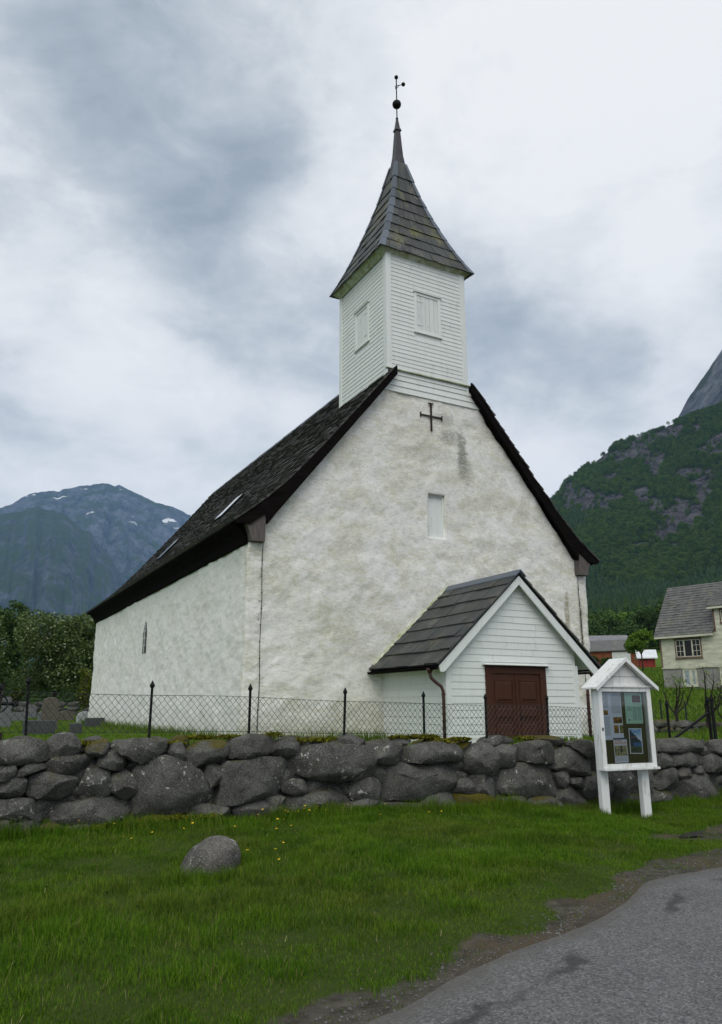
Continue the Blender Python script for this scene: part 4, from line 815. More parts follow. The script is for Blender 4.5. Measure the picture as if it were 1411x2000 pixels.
STONES=[('',[(0.66,-0.43),(0.96,-0.39),(1.23,-0.41),(1.31,-0.53),(1.31,-0.67),(0.99,-0.69),(0.68,-0.66)]),
('',[(1.31,-0.48),(1.4,-0.39),(1.51,-0.36),(1.61,-0.38),(1.7,-0.5),(1.68,-0.59),(1.52,-0.62),(1.32,-0.63)]),
('b',[(1.67,-0.45),(1.74,-0.46),(1.79,-0.53),(1.71,-0.58),(1.69,-0.51)]),
('',[(1.28,-0.73),(1.42,-0.64),(1.58,-0.61),(1.69,-0.64),(1.82,-0.59),(1.84,-0.73),(1.77,-0.82),(1.61,-0.85),(1.36,-0.82)]),
('m',[(1.82,-0.52),(1.91,-0.49),(2.04,-0.44),(2.11,-0.51),(2.05,-0.6),(1.91,-0.66),(1.83,-0.61)]),
('b',[(1.82,-0.44),(1.93,-0.41),(2.04,-0.43),(1.96,-0.48),(1.82,-0.49)]),
('',[(0.69,-0.69),(0.91,-0.7),(0.94,-0.79),(0.9,-0.85),(0.71,-0.92)]),
('',[(0.92,-0.85),(1.0,-0.77),(1.11,-0.72),(1.26,-0.72),(1.29,-0.77),(1.12,-0.81),(0.98,-0.85)]),
('',[(0.72,-0.96),(0.85,-0.88),(1.01,-0.87),(1.08,-0.91),(1.08,-1.01),(1.02,-1.08),(0.73,-1.06)]),
('',[(1.1,-0.98),(1.16,-0.86),(1.3,-0.83),(1.67,-0.89),(1.74,-0.97),(1.76,-1.06),(1.64,-1.13),(1.29,-1.13),(1.13,-1.07)]),
('b',[(1.84,-0.75),(1.89,-0.68),(1.96,-0.71),(1.97,-0.76),(1.86,-0.78)]),
('',[(1.97,-0.75),(2.04,-0.64),(2.14,-0.58),(2.25,-0.63),(2.32,-0.75),(2.24,-0.81),(2.07,-0.79)]),
('l',[(1.78,-1.1),(1.82,-0.9),(1.9,-0.8),(2.01,-0.79),(2.12,-0.86),(2.16,-0.99),(2.13,-1.09),(1.97,-1.17),(1.82,-1.17)]),
('L',[(2.17,-1.0),(2.2,-0.88),(2.29,-0.84),(2.4,-0.88),(2.46,-0.98),(2.47,-1.11),(2.38,-1.18),(2.25,-1.13)]),
('l',[(0.74,-1.14),(1.25,-1.15),(1.31,-1.17),(1.37,-1.28),(1.33,-1.38),(1.12,-1.39),(0.76,-1.38)]),
('b',[(1.57,-1.18),(1.64,-1.13),(1.72,-1.11),(1.78,-1.2),(1.64,-1.21)]),
('l',[(1.38,-1.29),(1.45,-1.21),(1.77,-1.21),(2.15,-1.17),(2.29,-1.16),(2.43,-1.26),(2.44,-1.41),(2.34,-1.49),(2.04,-1.5),(1.5,-1.48),(1.45,-1.35)]),
('',[(0.76,-1.4),(0.91,-1.39),(0.95,-1.47),(0.94,-1.6),(0.78,-1.59)]),
('',[(0.96,-1.47),(1.03,-1.41),(1.2,-1.41),(1.3,-1.48),(1.31,-1.61),(1.14,-1.61),(0.98,-1.59)]),
('m',[(1.3,-1.48),(1.5,-1.48),(1.6,-1.51),(1.61,-1.61),(1.32,-1.59)]),
('',[(1.62,-1.5),(1.92,-1.51),(1.99,-1.55),(1.98,-1.62),(1.65,-1.59)]),
('b',[(0.73,-1.08),(1.08,-1.1),(1.18,-1.13),(1.09,-1.14),(0.73,-1.12)]),
('b',[(2.13,-1.13),(2.21,-1.07),(2.23,-1.16),(2.12,-1.16)]),
('b',[(2.14,-0.85),(2.19,-0.82),(2.23,-0.85),(2.18,-0.93)]),
('b',[(2.32,-0.78),(2.52,-0.74),(2.52,-0.78),(2.36,-0.81)]),
('l',[(2.12,-0.52),(2.24,-0.45),(2.58,-0.46),(2.9,-0.48),(2.91,-0.57),(2.74,-0.65),(2.56,-0.73),(2.31,-0.65),(2.22,-0.58)]),
('b',[(2.72,-0.45),(2.89,-0.45),(2.93,-0.55),(2.76,-0.54)]),
('',[(2.95,-0.63),(2.98,-0.54),(3.08,-0.52),(3.14,-0.59),(3.13,-0.71),(3.04,-0.73),(2.96,-0.67)]),
('bm',[(3.02,-0.49),(3.1,-0.43),(3.22,-0.44),(3.21,-0.53),(3.14,-0.57),(3.05,-0.55)]),
('m',[(3.15,-0.66),(3.22,-0.57),(3.39,-0.5),(3.6,-0.49),(3.75,-0.55),(3.74,-0.69),(3.6,-0.76),(3.32,-0.82),(3.18,-0.77)]),
('',[(3.76,-0.57),(3.82,-0.49),(4.12,-0.42),(4.28,-0.43),(4.46,-0.47),(4.49,-0.66),(4.28,-0.72),(3.82,-0.69)]),
('l',[(2.47,-1.44),(2.44,-1.08),(2.47,-0.89),(2.57,-0.77),(2.73,-0.69),(2.87,-0.68),(3.04,-0.74),(3.39,-0.9),(3.48,-1.02),(3.64,-1.23),(3.63,-1.31),(3.29,-1.34),(2.89,-1.4),(2.69,-1.46)]),
('L',[(3.5,-0.81),(3.6,-0.84),(3.72,-0.86),(3.7,-1.01),(3.57,-1.09),(3.48,-0.94)]),
('l',[(3.69,-0.95),(3.71,-0.76),(4.29,-0.75),(4.68,-0.74),(4.73,-0.85),(4.62,-1.11),(4.61,-1.29),(4.15,-1.3),(3.82,-1.35),(3.66,-1.33),(3.7,-1.22)]),
('l',[(3.18,-1.39),(3.41,-1.35),(3.67,-1.37),(3.84,-1.38),(3.87,-1.5),(3.71,-1.61),(3.25,-1.58)]),
('',[(3.9,-1.47),(3.97,-1.33),(4.31,-1.32),(4.44,-1.4),(4.44,-1.57),(4.01,-1.58)]),
('M',[(2.38,-1.51),(2.71,-1.47),(3.1,-1.42),(3.18,-1.41),(3.22,-1.55),(2.86,-1.61),(2.39,-1.6)]),
('',[(4.36,-1.3),(4.63,-1.3),(4.63,-1.47),(4.46,-1.54)]),
('',[(4.49,-0.59),(4.53,-0.52),(4.79,-0.47),(4.89,-0.54),(4.9,-0.64),(4.81,-0.7),(4.55,-0.71),(4.49,-0.66)]),
('bm',[(4.84,-0.46),(4.96,-0.48),(5.04,-0.56),(4.93,-0.61)]),
('l',[(4.71,-1.02),(4.78,-0.86),(4.91,-0.64),(5.06,-0.59),(5.47,-0.58),(6.1,-0.65),(6.16,-0.83),(6.2,-1.0),(6.17,-1.07),(6.01,-1.1),(5.76,-1.12),(5.3,-1.08),(5.0,-1.04)]),
('bm',[(5.04,-0.59),(5.19,-0.49),(5.38,-0.51),(5.51,-0.58),(5.23,-0.61)]),
('b',[(5.6,-0.59),(5.72,-0.49),(5.9,-0.46),(6.08,-0.52),(6.13,-0.64),(5.83,-0.63)]),
('',[(6.14,-0.69),(6.16,-0.57),(6.29,-0.54),(6.49,-0.57),(6.57,-0.61),(6.72,-0.61),(6.74,-0.85),(6.47,-0.88),(6.3,-0.88),(6.15,-0.81)]),
('l',[(4.65,-1.22),(4.69,-1.09),(4.87,-1.09),(5.02,-1.12),(5.08,-1.2),(5.02,-1.27),(4.72,-1.26)]),
('b',[(5.08,-1.13),(5.24,-1.12),(5.39,-1.19),(5.34,-1.23),(5.1,-1.21)]),
('',[(4.64,-1.29),(5.05,-1.27),(5.76,-1.23),(5.77,-1.4),(5.65,-1.55),(5.24,-1.57),(4.65,-1.49)]),
('l',[(5.74,-1.16),(6.01,-1.1),(6.24,-1.1),(6.29,-1.21),(6.29,-1.38),(6.19,-1.41),(5.83,-1.41),(5.74,-1.28)]),
('',[(5.69,-1.43),(6.19,-1.43),(6.29,-1.47),(6.31,-1.6),(6.0,-1.63),(5.7,-1.58)]),
('b',[(4.7,-0.74),(4.84,-0.71),(4.76,-0.84)]),
('',[(4.37,-1.3),(4.63,-1.3),(4.65,-1.44),(4.49,-1.53),(4.33,-1.52)]),
('',[(6.23,-0.98),(6.3,-0.92),(6.66,-0.88),(7.16,-0.9),(7.5,-0.91),(7.95,-0.97),(7.97,-1.16),(7.86,-1.25),(7.76,-1.38),(7.42,-1.39),(7.14,-1.44),(6.98,-1.46),(6.41,-1.46),(6.31,-1.41),(6.29,-1.17)]),
('',[(6.74,-0.72),(6.78,-0.64),(7.17,-0.61),(7.51,-0.61),(7.8,-0.63),(7.92,-0.71),(7.98,-0.84),(7.94,-0.94),(7.56,-0.89),(7.31,-0.91),(6.99,-0.88),(6.74,-0.86)]),
('b',[(6.58,-0.62),(6.65,-0.55),(6.83,-0.54),(7.03,-0.59),(6.78,-0.64)]),
('bM',[(7.17,-0.6),(7.39,-0.55),(7.69,-0.55),(7.83,-0.65),(7.51,-0.63)]),
('',[(6.28,-1.46),(6.73,-1.52),(7.06,-1.52),(7.04,-1.66),(6.64,-1.69),(6.3,-1.62)]),
('',[(7.07,-1.52),(7.19,-1.44),(7.48,-1.41),(7.73,-1.44),(7.73,-1.69),(7.24,-1.7),(7.1,-1.65)]),
('M',[(7.76,-1.42),(8.37,-1.52),(8.66,-1.55),(8.65,-1.78),(8.05,-1.78),(7.77,-1.74)]),
('',[(7.82,-1.35),(7.88,-1.25),(7.99,-1.21),(8.09,-1.25),(8.12,-1.43),(7.83,-1.4)]),
('b',[(7.99,-1.19),(8.0,-1.09),(8.1,-1.13),(8.09,-1.22)]),
('b',[(6.17,-0.86),(6.27,-0.89),(6.21,-0.96),(6.18,-1.01)]),
('bM',[(7.84,-0.65),(8.05,-0.62),(8.31,-0.64),(8.04,-0.77),(7.95,-0.74)]),
('l',[(8.03,-1.07),(7.98,-0.85),(8.11,-0.71),(8.33,-0.63),(8.55,-0.69),(8.73,-0.83),(8.76,-0.97),(8.59,-1.07),(8.32,-1.13),(8.11,-1.11)]),
('l',[(8.67,-0.75),(8.72,-0.7),(9.09,-0.68),(9.09,-0.97),(8.9,-1.01),(8.76,-1.02),(8.79,-0.83)]),
('b',[(8.51,-0.64),(8.64,-0.56),(8.89,-0.54),(9.1,-0.59),(9.12,-0.65),(8.72,-0.69)]),
('l',[(9.1,-0.89),(9.11,-0.68),(9.27,-0.63),(9.97,-0.65),(10.04,-0.76),(10.0,-0.93),(9.81,-0.98),(9.54,-0.98),(9.2,-0.96)]),
('bm',[(9.53,-0.61),(9.56,-0.56),(9.73,-0.55),(10.02,-0.57),(10.25,-0.57),(10.38,-0.63),(10.41,-0.73),(10.05,-0.72),(9.75,-0.65)]),
('',[(10.42,-0.72),(10.44,-0.63),(10.95,-0.65),(10.99,-0.92),(10.73,-0.92),(10.64,-0.82)]),
('',[(9.85,-1.03),(10.05,-0.79),(10.35,-0.77),(10.64,-0.86),(10.95,-1.07),(10.89,-1.2),(10.67,-1.26),(10.28,-1.2),(10.02,-1.14)]),
('L',[(8.08,-1.2),(8.21,-1.13),(8.36,-1.14),(8.56,-1.27),(8.63,-1.41),(8.54,-1.5),(8.23,-1.47),(8.09,-1.38)]),
('bL',[(8.45,-1.16),(8.69,-1.08),(8.65,-1.44),(8.62,-1.29)]),
('l',[(8.69,-1.11),(8.9,-1.04),(9.24,-1.0),(9.67,-1.0),(9.84,-1.07),(9.94,-1.22),(10.1,-1.42),(9.98,-1.56),(9.76,-1.57),(9.03,-1.52),(8.75,-1.46),(8.67,-1.37)]),
('',[(9.98,-1.21),(10.19,-1.18),(10.29,-1.25),(10.29,-1.4),(10.12,-1.44),(10.04,-1.32)]),
('',[(10.31,-1.3),(10.62,-1.32),(10.65,-1.4),(10.53,-1.47),(10.31,-1.39)]),
('',[(9.98,-1.59),(10.17,-1.47),(10.31,-1.42),(10.5,-1.51),(10.72,-1.68),(10.88,-1.74),(10.86,-1.91),(10.13,-1.88),(9.98,-1.75)]),
('',[(10.67,-1.29),(10.91,-1.21),(11.01,-1.4),(10.93,-1.64),(10.65,-1.63),(10.54,-1.52)]),
('',[(8.85,-1.54),(9.26,-1.56),(9.27,-1.71),(9.14,-1.73),(9.03,-1.63)]),
('',[(8.66,-1.56),(8.82,-1.56),(9.03,-1.64),(9.14,-1.77),(8.89,-1.79),(8.67,-1.73)]),
('m',[(9.33,-1.57),(9.89,-1.59),(9.95,-1.67),(9.89,-1.84),(9.35,-1.8)]),
('',[(9.91,-1.65),(9.99,-1.65),(10.0,-1.78),(9.93,-1.79)]),
('',[(12.45,-0.67),(12.74,-0.65),(13.68,-0.68),(14.42,-0.72),(14.38,-0.92),(14.32,-0.95),(13.17,-0.91),(12.75,-0.92),(12.46,-0.88)]),
('',[(12.46,-0.93),(12.66,-0.92),(12.67,-1.01),(12.64,-1.23),(12.47,-1.27),(12.22,-1.2),(12.19,-1.05)]),
('l',[(12.7,-0.95),(12.86,-0.93),(12.98,-1.08),(12.94,-1.2),(12.72,-1.26),(12.64,-1.19)]),
('',[(12.94,-1.03),(13.0,-0.96),(13.21,-0.93),(13.98,-0.96),(14.02,-1.05),(13.96,-1.21),(13.45,-1.19),(13.12,-1.19)]),
('',[(14.04,-1.02),(14.56,-1.02),(14.5,-1.34),(14.04,-1.31),(14.0,-1.16)]),
('',[(12.48,-1.33),(12.61,-1.26),(12.98,-1.23),(13.13,-1.28),(13.11,-1.55),(12.9,-1.6),(12.48,-1.55)]),
('',[(13.15,-1.33),(13.33,-1.22),(13.52,-1.22),(13.65,-1.32),(13.49,-1.42),(13.22,-1.46)]),
('',[(13.68,-1.27),(13.78,-1.23),(13.99,-1.24),(13.98,-1.33),(13.73,-1.37)]),
('',[(13.01,-1.59),(13.22,-1.45),(13.73,-1.4),(14.11,-1.34),(14.27,-1.5),(14.44,-1.66),(14.4,-1.92),(13.02,-1.85)]),
('',[(12.19,-1.25),(12.43,-1.27),(12.46,-1.42),(12.4,-1.65),(12.22,-1.68),(12.18,-1.48)]),
('m',[(12.41,-1.56),(12.61,-1.56),(12.9,-1.62),(12.96,-1.78),(12.57,-1.83),(12.26,-1.82),(12.28,-1.69)]),
('l',[(11.36,-1.17),(11.83,-1.17),(11.91,-1.39),(11.84,-1.76),(11.5,-1.77),(11.34,-1.51)]),
('',[(11.2,-1.19),(11.36,-1.18),(11.35,-1.45),(11.26,-1.7),(11.14,-1.7)]),
('',[(11.91,-0.69),(12.42,-0.69),(12.39,-0.9),(11.93,-0.9)]),
('',[(11.09,-0.64),(11.89,-0.68),(11.89,-0.87),(11.07,-0.86)]),
('',[(11.07,-0.89),(12.19,-0.92),(12.16,-1.17),(11.04,-1.14)]),
('',[(14.47,-0.72),(14.82,-0.74),(15.0,-0.93),(14.87,-1.02),(14.42,-0.99)]),
('',[(14.61,-1.04),(14.97,-1.07),(14.96,-1.37),(14.56,-1.34)]),
('',[(0.06,-0.48),(0.27,-0.4),(0.47,-0.46),(0.48,-0.78),(0.27,-0.82),(0.07,-0.78)]),
('',[(-0.57,-0.45),(-0.27,-0.4),(0.01,-0.45),(0.02,-0.78),(-0.27,-0.83),(-0.56,-0.78)]),
('',[(-1.04,-0.46),(-0.82,-0.4),(-0.62,-0.49),(-0.61,-0.78),(-0.82,-0.81),(-1.03,-0.78)]),
('',[(-1.76,-0.47),(-1.42,-0.4),(-1.09,-0.48),(-1.08,-0.78),(-1.42,-0.8),(-1.75,-0.78)]),
('',[(-2.4,-0.49),(-2.1,-0.4),(-1.81,-0.47),(-1.8,-0.78),(-2.1,-0.82),(-2.39,-0.78)]),
('',[(-3.05,-0.45),(-2.74,-0.4),(-2.45,-0.48),(-2.44,-0.78),(-2.74,-0.82),(-3.04,-0.78)]),
('',[(-3.54,-0.45),(-3.31,-0.4),(-3.1,-0.48),(-3.09,-0.78),(-3.31,-0.81),(-3.53,-0.78)]),
('',[(-4.21,-0.49),(-3.89,-0.4),(-3.59,-0.48),(-3.58,-0.78),(-3.89,-0.83),(-4.2,-0.78)]),
('',[(-4.74,-0.49),(-4.49,-0.4),(-4.26,-0.47),(-4.25,-0.78),(-4.49,-0.83),(-4.73,-0.78)]),
('',[(-0.23,-0.82),(0.13,-0.77),(0.47,-0.83),(0.48,-1.13),(0.13,-1.16),(-0.22,-1.13)]),
('',[(-1.01,-0.84),(-0.64,-0.77),(-0.28,-0.85),(-0.27,-1.13),(-0.64,-1.16),(-1.0,-1.13)]),
('',[(-1.59,-0.84),(-1.32,-0.77),(-1.06,-0.83),(-1.05,-1.13),(-1.32,-1.17),(-1.58,-1.13)]),
('',[(-2.2,-0.87),(-1.91,-0.77),(-1.64,-0.85),(-1.63,-1.13),(-1.91,-1.18),(-2.19,-1.13)]),
('',[(-2.94,-0.87),(-2.59,-0.77),(-2.25,-0.85),(-2.24,-1.13),(-2.59,-1.15),(-2.93,-1.13)]),
('',[(-3.67,-0.87),(-3.33,-0.77),(-2.99,-0.86),(-2.98,-1.13),(-3.33,-1.17),(-3.66,-1.13)]),
('',[(-4.35,-0.83),(-4.03,-0.77),(-3.72,-0.85),(-3.71,-1.13),(-4.03,-1.17),(-4.34,-1.13)]),
('',[(-4.82,-0.82),(-4.6,-0.77),(-4.4,-0.85),(-4.39,-1.13),(-4.6,-1.18),(-4.81,-1.13)]),
('',[(0.13,-1.21),(0.31,-1.12),(0.47,-1.19),(0.48,-1.6),(0.31,-1.62),(0.14,-1.6)]),
('',[(-0.35,-1.21),(-0.13,-1.12),(0.08,-1.2),(0.09,-1.6),(-0.13,-1.62),(-0.34,-1.6)]),
('',[(-0.98,-1.17),(-0.69,-1.12),(-0.4,-1.2),(-0.39,-1.6),(-0.69,-1.63),(-0.97,-1.6)]),
('',[(-1.73,-1.22),(-1.37,-1.12),(-1.03,-1.19),(-1.02,-1.6),(-1.37,-1.65),(-1.72,-1.6)]),
('',[(-2.21,-1.17),(-1.99,-1.12),(-1.78,-1.19),(-1.77,-1.6),(-1.99,-1.62),(-2.2,-1.6)]),
('',[(-2.65,-1.19),(-2.45,-1.12),(-2.26,-1.19),(-2.25,-1.6),(-2.45,-1.62),(-2.64,-1.6)]),
('',[(-3.02,-1.21),(-2.86,-1.12),(-2.7,-1.18),(-2.69,-1.6),(-2.86,-1.65),(-3.01,-1.6)]),
('',[(-3.78,-1.19),(-3.42,-1.12),(-3.07,-1.19),(-3.06,-1.6),(-3.42,-1.64),(-3.77,-1.6)]),
('',[(-4.42,-1.2),(-4.12,-1.12),(-3.83,-1.19),(-3.82,-1.6),(-4.12,-1.64),(-4.41,-1.6)]),
('',[(-5.19,-1.2),(-4.82,-1.12),(-4.47,-1.19),(-4.46,-1.6),(-4.82,-1.64),(-5.18,-1.6)])]
# ------------------------------------------------------------------ dry stone wall by the road
def chaikin(p, n=1):
    for _ in range(n):
        q = []
        for i in range(len(p)):
            a, b = np.array(p[i], float), np.array(p[(i+1) % len(p)], float); q += [a*.86+b*.14, a*.14+b*.86]
        p = q
    return np.array(p)
def resample(p, n):
    p = np.vstack([p, p[:1]]); s = np.concatenate([[0], np.cumsum(np.hypot(*np.diff(p, axis=0).T))]); t = np.linspace(0, s[-1], n, endpoint=False)
    return np.stack([np.interp(t, s, p[:, 0]), np.interp(t, s, p[:, 1])], -1)
def stone_mesh(poly, y0, depth, seed, n=30, rough=1.0):
    p = resample(chaikin(poly, 1), n); c = p.mean(0); size = math.sqrt(np.prod(p.max(0)-p.min(0))); e = np.random.RandomState(seed)
    p = c+(p-c)*(1+.042/np.maximum(np.hypot(*(p-c).T), .05))[:, None]
    bul = min(.045, .07*size); V = []; dirs = p-c; ln = np.hypot(*dirs.T)[:, None]
    rings = [(.80, depth), (.96, depth*.7), (1.0, depth*.35), (1.0, .11), (.985, .045), (.955, .008), (.89, -.010), (.68, -bul*.5-.01), (.42, -bul*.8), (.2, -bul)]
    tilt = e.uniform(-.12, .12, 2)
    for s, y in rings:
        if s < 1 and s > .85: inset = np.minimum((1-s)*ln, .045*(1-s)/.1); q = c+dirs*(1-inset/ln)
        else: q = c+dirs*s
        V.append(np.stack([q[:, 0], y0+y+0*q[:, 0]+(q-c)@tilt*(.6 if y < .1 else 0), q[:, 1]], -1))
    V = np.concatenate(V+[np.array([[c[0], y0-bul*1.03, c[1]], [c[0], y0+depth, c[1]]])])
    d = np.stack([fbm(V*2.6+seed*7.7+31*k, 4, .55) for k in range(3)], -1)*.030*rough*min(1, .45+size)
    d2 = np.stack([fbm(V*8+seed*3.1+13*k, 3, .6) for k in range(3)], -1)*.014*rough
    V = V+d+d2; k = len(rings)
    hw, hh = (p.max(0)-p.min(0))/2; fc = np.array([c[0], y0+.10, c[1]])       # split faces: planes knock the corners off
    for j in range(11):
        a = e.uniform(0, 6.283); nn_ = np.array([math.cos(a)*e.uniform(.25, .95), -e.uniform(.45, 1.0), math.sin(a)*e.uniform(.25, .95)]); nn_ /= np.linalg.norm(nn_)
        sup = ((V-fc)@nn_).max(); dd = sup*e.uniform(.60, .86); s_ = (V-fc)@nn_-dd; V = V-np.maximum(s_, 0)[:, None]*nn_*.92
    for k_, q_ in ((0, 0), (2, 1)):             # keep the stone as wide and high as its bed
        a0, a1 = V[:, k_].min(), V[:, k_].max(); b0_, b1_ = p[:, q_].min(), p[:, q_].max(); V[:, k_] = b0_+(V[:, k_]-a0)*(b1_-b0_)/(a1-a0); F = []
    for i in range(k-1):
        for j in range(n): F.append((i*n+j, i*n+(j+1) % n, (i+1)*n+(j+1) % n, (i+1)*n+j))
    t = len(V)-2
    for j in range(n): F.append(((k-1)*n+j, (k-1)*n+(j+1) % n, t)); F.append((((j+1) % n), j, t+1))
    return V, F
dw = thing('dry_stone_wall', 'long dry stone wall of big grey boulders between the grass verge and the churchyard', 'stone wall', (6.5, 11.2, -1.6))
er = random.Random(4)
for i, (fl, poly) in enumerate(STONES):
    y0 = 10.9+er.uniform(-.04, .05)+(.22 if 'b' in fl else 0)
    mat = 'stone_moss' if 'M' in fl else 'stone_mossy' if 'm' in fl else 'stone_white' if 'L' in fl else 'stone_lichen' if 'l' in fl else 'stone'
    V, F_ = stone_mesh(poly, y0, er.uniform(.38, .5), i+1); o = mesh_obj('stone', V, F_, M[mat], dw, True); o.data.set_sharp_from_angle(angle=R(26))
    if 'M' in fl: o['label'] = 'stone covered in yellow green moss'
# small wedge stones packed behind the joints
for i in range(150):
    x = er.uniform(-4.4, 14.6); tz = float(np.interp(x, [-5, .7, 4.1, 5.8, 8.9, 10.8, 14.5], [-.52, -.50, -.50, -.62, -.70, -.72, -.76])); z = er.uniform(-1.75, tz-.12); q = er.uniform(.09, .2); u = er.uniform(.8, 1.9)
    V, F_ = stone_mesh([(x+q*u*math.cos(a+er.uniform(-.3, .3)), z+q*.75*math.sin(a)) for a in (0, 1.0, 2.0, 3.1, 4.2, 5.3)], 11.06+er.uniform(0, .05), .2, 900+i, n=10); mesh_obj('wedge_stone', V, F_, M['stone'], dw, True)
# rough stones of the inner face and the rubble between the two faces
xs = np.linspace(-4.6, 15.2, 100); top = np.interp(xs, [-5, .7, 4.1, 5.8, 8.9, 10.8, 14.5], [-.62, -.60, -.60, -.72, -.80, -.82, -.86])+.03*fbm(np.stack([xs*3, 0*xs, 0*xs], -1), 3)
b = []; w = MB()
for x, t in zip(xs, top): b += [(x, 11.16, -2.2), (x, 11.16, t-.06), (x, 11.45, t), (x, 11.72, t-.1), (x, 11.8, -1.6)]
w.add(b, [(i*5+k, i*5+5+k, i*5+6+k, i*5+1+k) for i in range(99) for k in range(4)]); w.build('rubble_core', M['rubble'], dw)
for row, (z0, z1) in enumerate(((-1.15, -.86), (-.86, -.52))):
    x = -4.6
    while x < 15:
        wd = er.uniform(.4, .9); dz = float(np.interp(x, [-5, 4, 9, 15], [0, 0, -.2, -.26]))
        poly = [(x+.02, z0+dz), (x+wd*.5, z0-.02+dz), (x+wd-.02, z0+dz), (x+wd-.02, z1-.03+dz), (x+wd*.5, z1+.02*er.random()+dz-.02), (x+.02, z1-.03+dz)]
        V, F_ = stone_mesh(poly, 0, .2, 300+int(x*10)+row, n=12, rough=.8); V[:, 1] = 11.82-V[:, 1]; mesh_obj('stone', V, [q[::-1] for q in F_], M['stone_mossy'], dw, True); x += wd
# moss cushions and dead grass on the coping
def cushion(pts, name, mat, parent, seed, r=.09, n=260, sz=.028, up=.02):
    e = np.random.RandomState(seed); V = []
    for k in range(n):
        p = np.array(pts[e.randint(len(pts))]); c = p+e.normal(0, 1, 3)*np.array([r, r*.6, up]); a = e.rand()*6.28; s = sz*e.uniform(.5, 1.2); u = np.array([math.cos(a), math.sin(a), e.uniform(-.5, .5)])*s; v_ = np.cross(u, e.normal(0, 1, 3)); v_ *= s/np.linalg.norm(v_)
        V += [c-u-v_, c+u-v_, c+u+v_, c-u+v_]
    V = np.array(V); return mesh_obj(name, V, np.arange(len(V)).reshape(-1, 4), mat, parent, kind='stuff')
leafm('moss_tuft', [(.06, .07, .006), (.12, .125, .012), (.20, .185, .02)], (.12, .07, .02), .06, .9, 0, 2)
for i, (x, z, y, ww, nn) in enumerate(((1.75, -.47, 11.12, .10, 120), (3.05, -.50, 11.15, .08, 90), (3.40, -.43, 11.18, .14, 220), (3.85, -.43, 11.15, .10, 120), (4.5, -.41, 11.12, .10, 120), (4.95, -.50, 11.1, .07, 120), (5.35, -.50, 11.15, .14, 260), (6.9, -.50, 11.2, .22, 420), (7.25, -.50, 11.2, .2, 420), (7.55, -.58, 11.05, .09, 160), (7.9, -.55, 11.12, .15, 320), (9.45, -.57, 11.2, .1, 160), (2.3, -1.50, 10.82, .3, 260), (3.2, -1.47, 10.84, .3, 300), (8.3, -1.62, 10.82, .22, 260))):
    cushion([(x+ww*q, y, z) for q in (-1, -.5, 0, .5, 1)], 'moss', M['moss_tuft'], dw, 40+i, .055, nn*3, .013, .014)

# ------------------------------------------------------------------ chain-link fence standing on the wall
fe = thing('wire_fence', 'chain link fence on black spear topped iron posts along the wall top', 'fence', (6.5, 11.25, -.6))
FYp = 11.25
fxs = np.array([-5, .7, 2.2, 4.17, 5.78, 7.29, 10.02, 11.2, 13.4]); ftop = np.array([.24, .2, .17, .14, .08, .04, -.01, -.05, -.10]); fbot = np.array([-.28, -.32, -.34, -.37, -.42, -.47, -.51, -.55, -.60])
ft = lambda x: float(np.interp(x, fxs, ftop)); fb = lambda x: float(np.interp(x, fxs, fbot))
posts = [(-3.9, -3.88, .5, -.7), (-2.2, -2.2, .46, -.7), (-.6, -.58, .43, -.7), (1.02, 1.07, .36, -.68), (2.67, 2.67, .32, -.68), (4.16, 4.16, .29, -.70), (5.79, 5.76, .25, -.82), (7.30, 7.30, .20, -.86), (8.62, 8.61, .17, -.9), (10.06, 10.03, .16, -.92), (11.45, 11.42, .13, -.95)]
for xt, xb, zt, zb in posts:
    w = MB(); q = .0155
    w.hexa([(xb-q, FYp-q, zb), (xb+q, FYp-q, zb), (xb+q, FYp+q, zb), (xb-q, FYp+q, zb), (xt-q, FYp-q, zt-.05), (xt+q, FYp-q, zt-.05), (xt+q, FYp+q, zt-.05), (xt-q, FYp+q, zt-.05)]); po_ = w.build('fence_post', M['black_iron'], fe)
    MB().tube([(xt, FYp, zt-.06), (xt, FYp, zt-.035), (xt, FYp, zt-.02), (xt, FYp, zt+.05)], [.018, .036, .036, .003], 6).build('spear_tip', M['black_iron'], po_)
w = MB(); x0, x1 = -4.5, 13.0; pitch = .098; n = int((x1-x0)/pitch); rows = 9
for i in range(n):
    for ph in (0, 1):
        pts = []
        for j in range(rows+1):
            xx = x0+(i+(ph-(j % 2)*.5 if ph else (j % 2)*.5))*pitch+.006*math.sin(i*1.7+j); zz = fb(xx)+(ft(xx)-fb(xx))*j/rows; pts.append((xx, FYp+.003*(ph*2-1)-.022, zz))
        w.tube(pts, .0044, 3, False)
w.build('wire_mesh', M['wire'], fe, kind='stuff')
for fn, nm in ((ft, 'top_wire'), (fb, 'bottom_wire')):
    MB().tube([(x, FYp-.022, fn(x)+.006*math.sin(x*2.1)) for x in np.arange(x0, x1, .35)], .0050, 4, False).build(nm, M['wire'], fe)

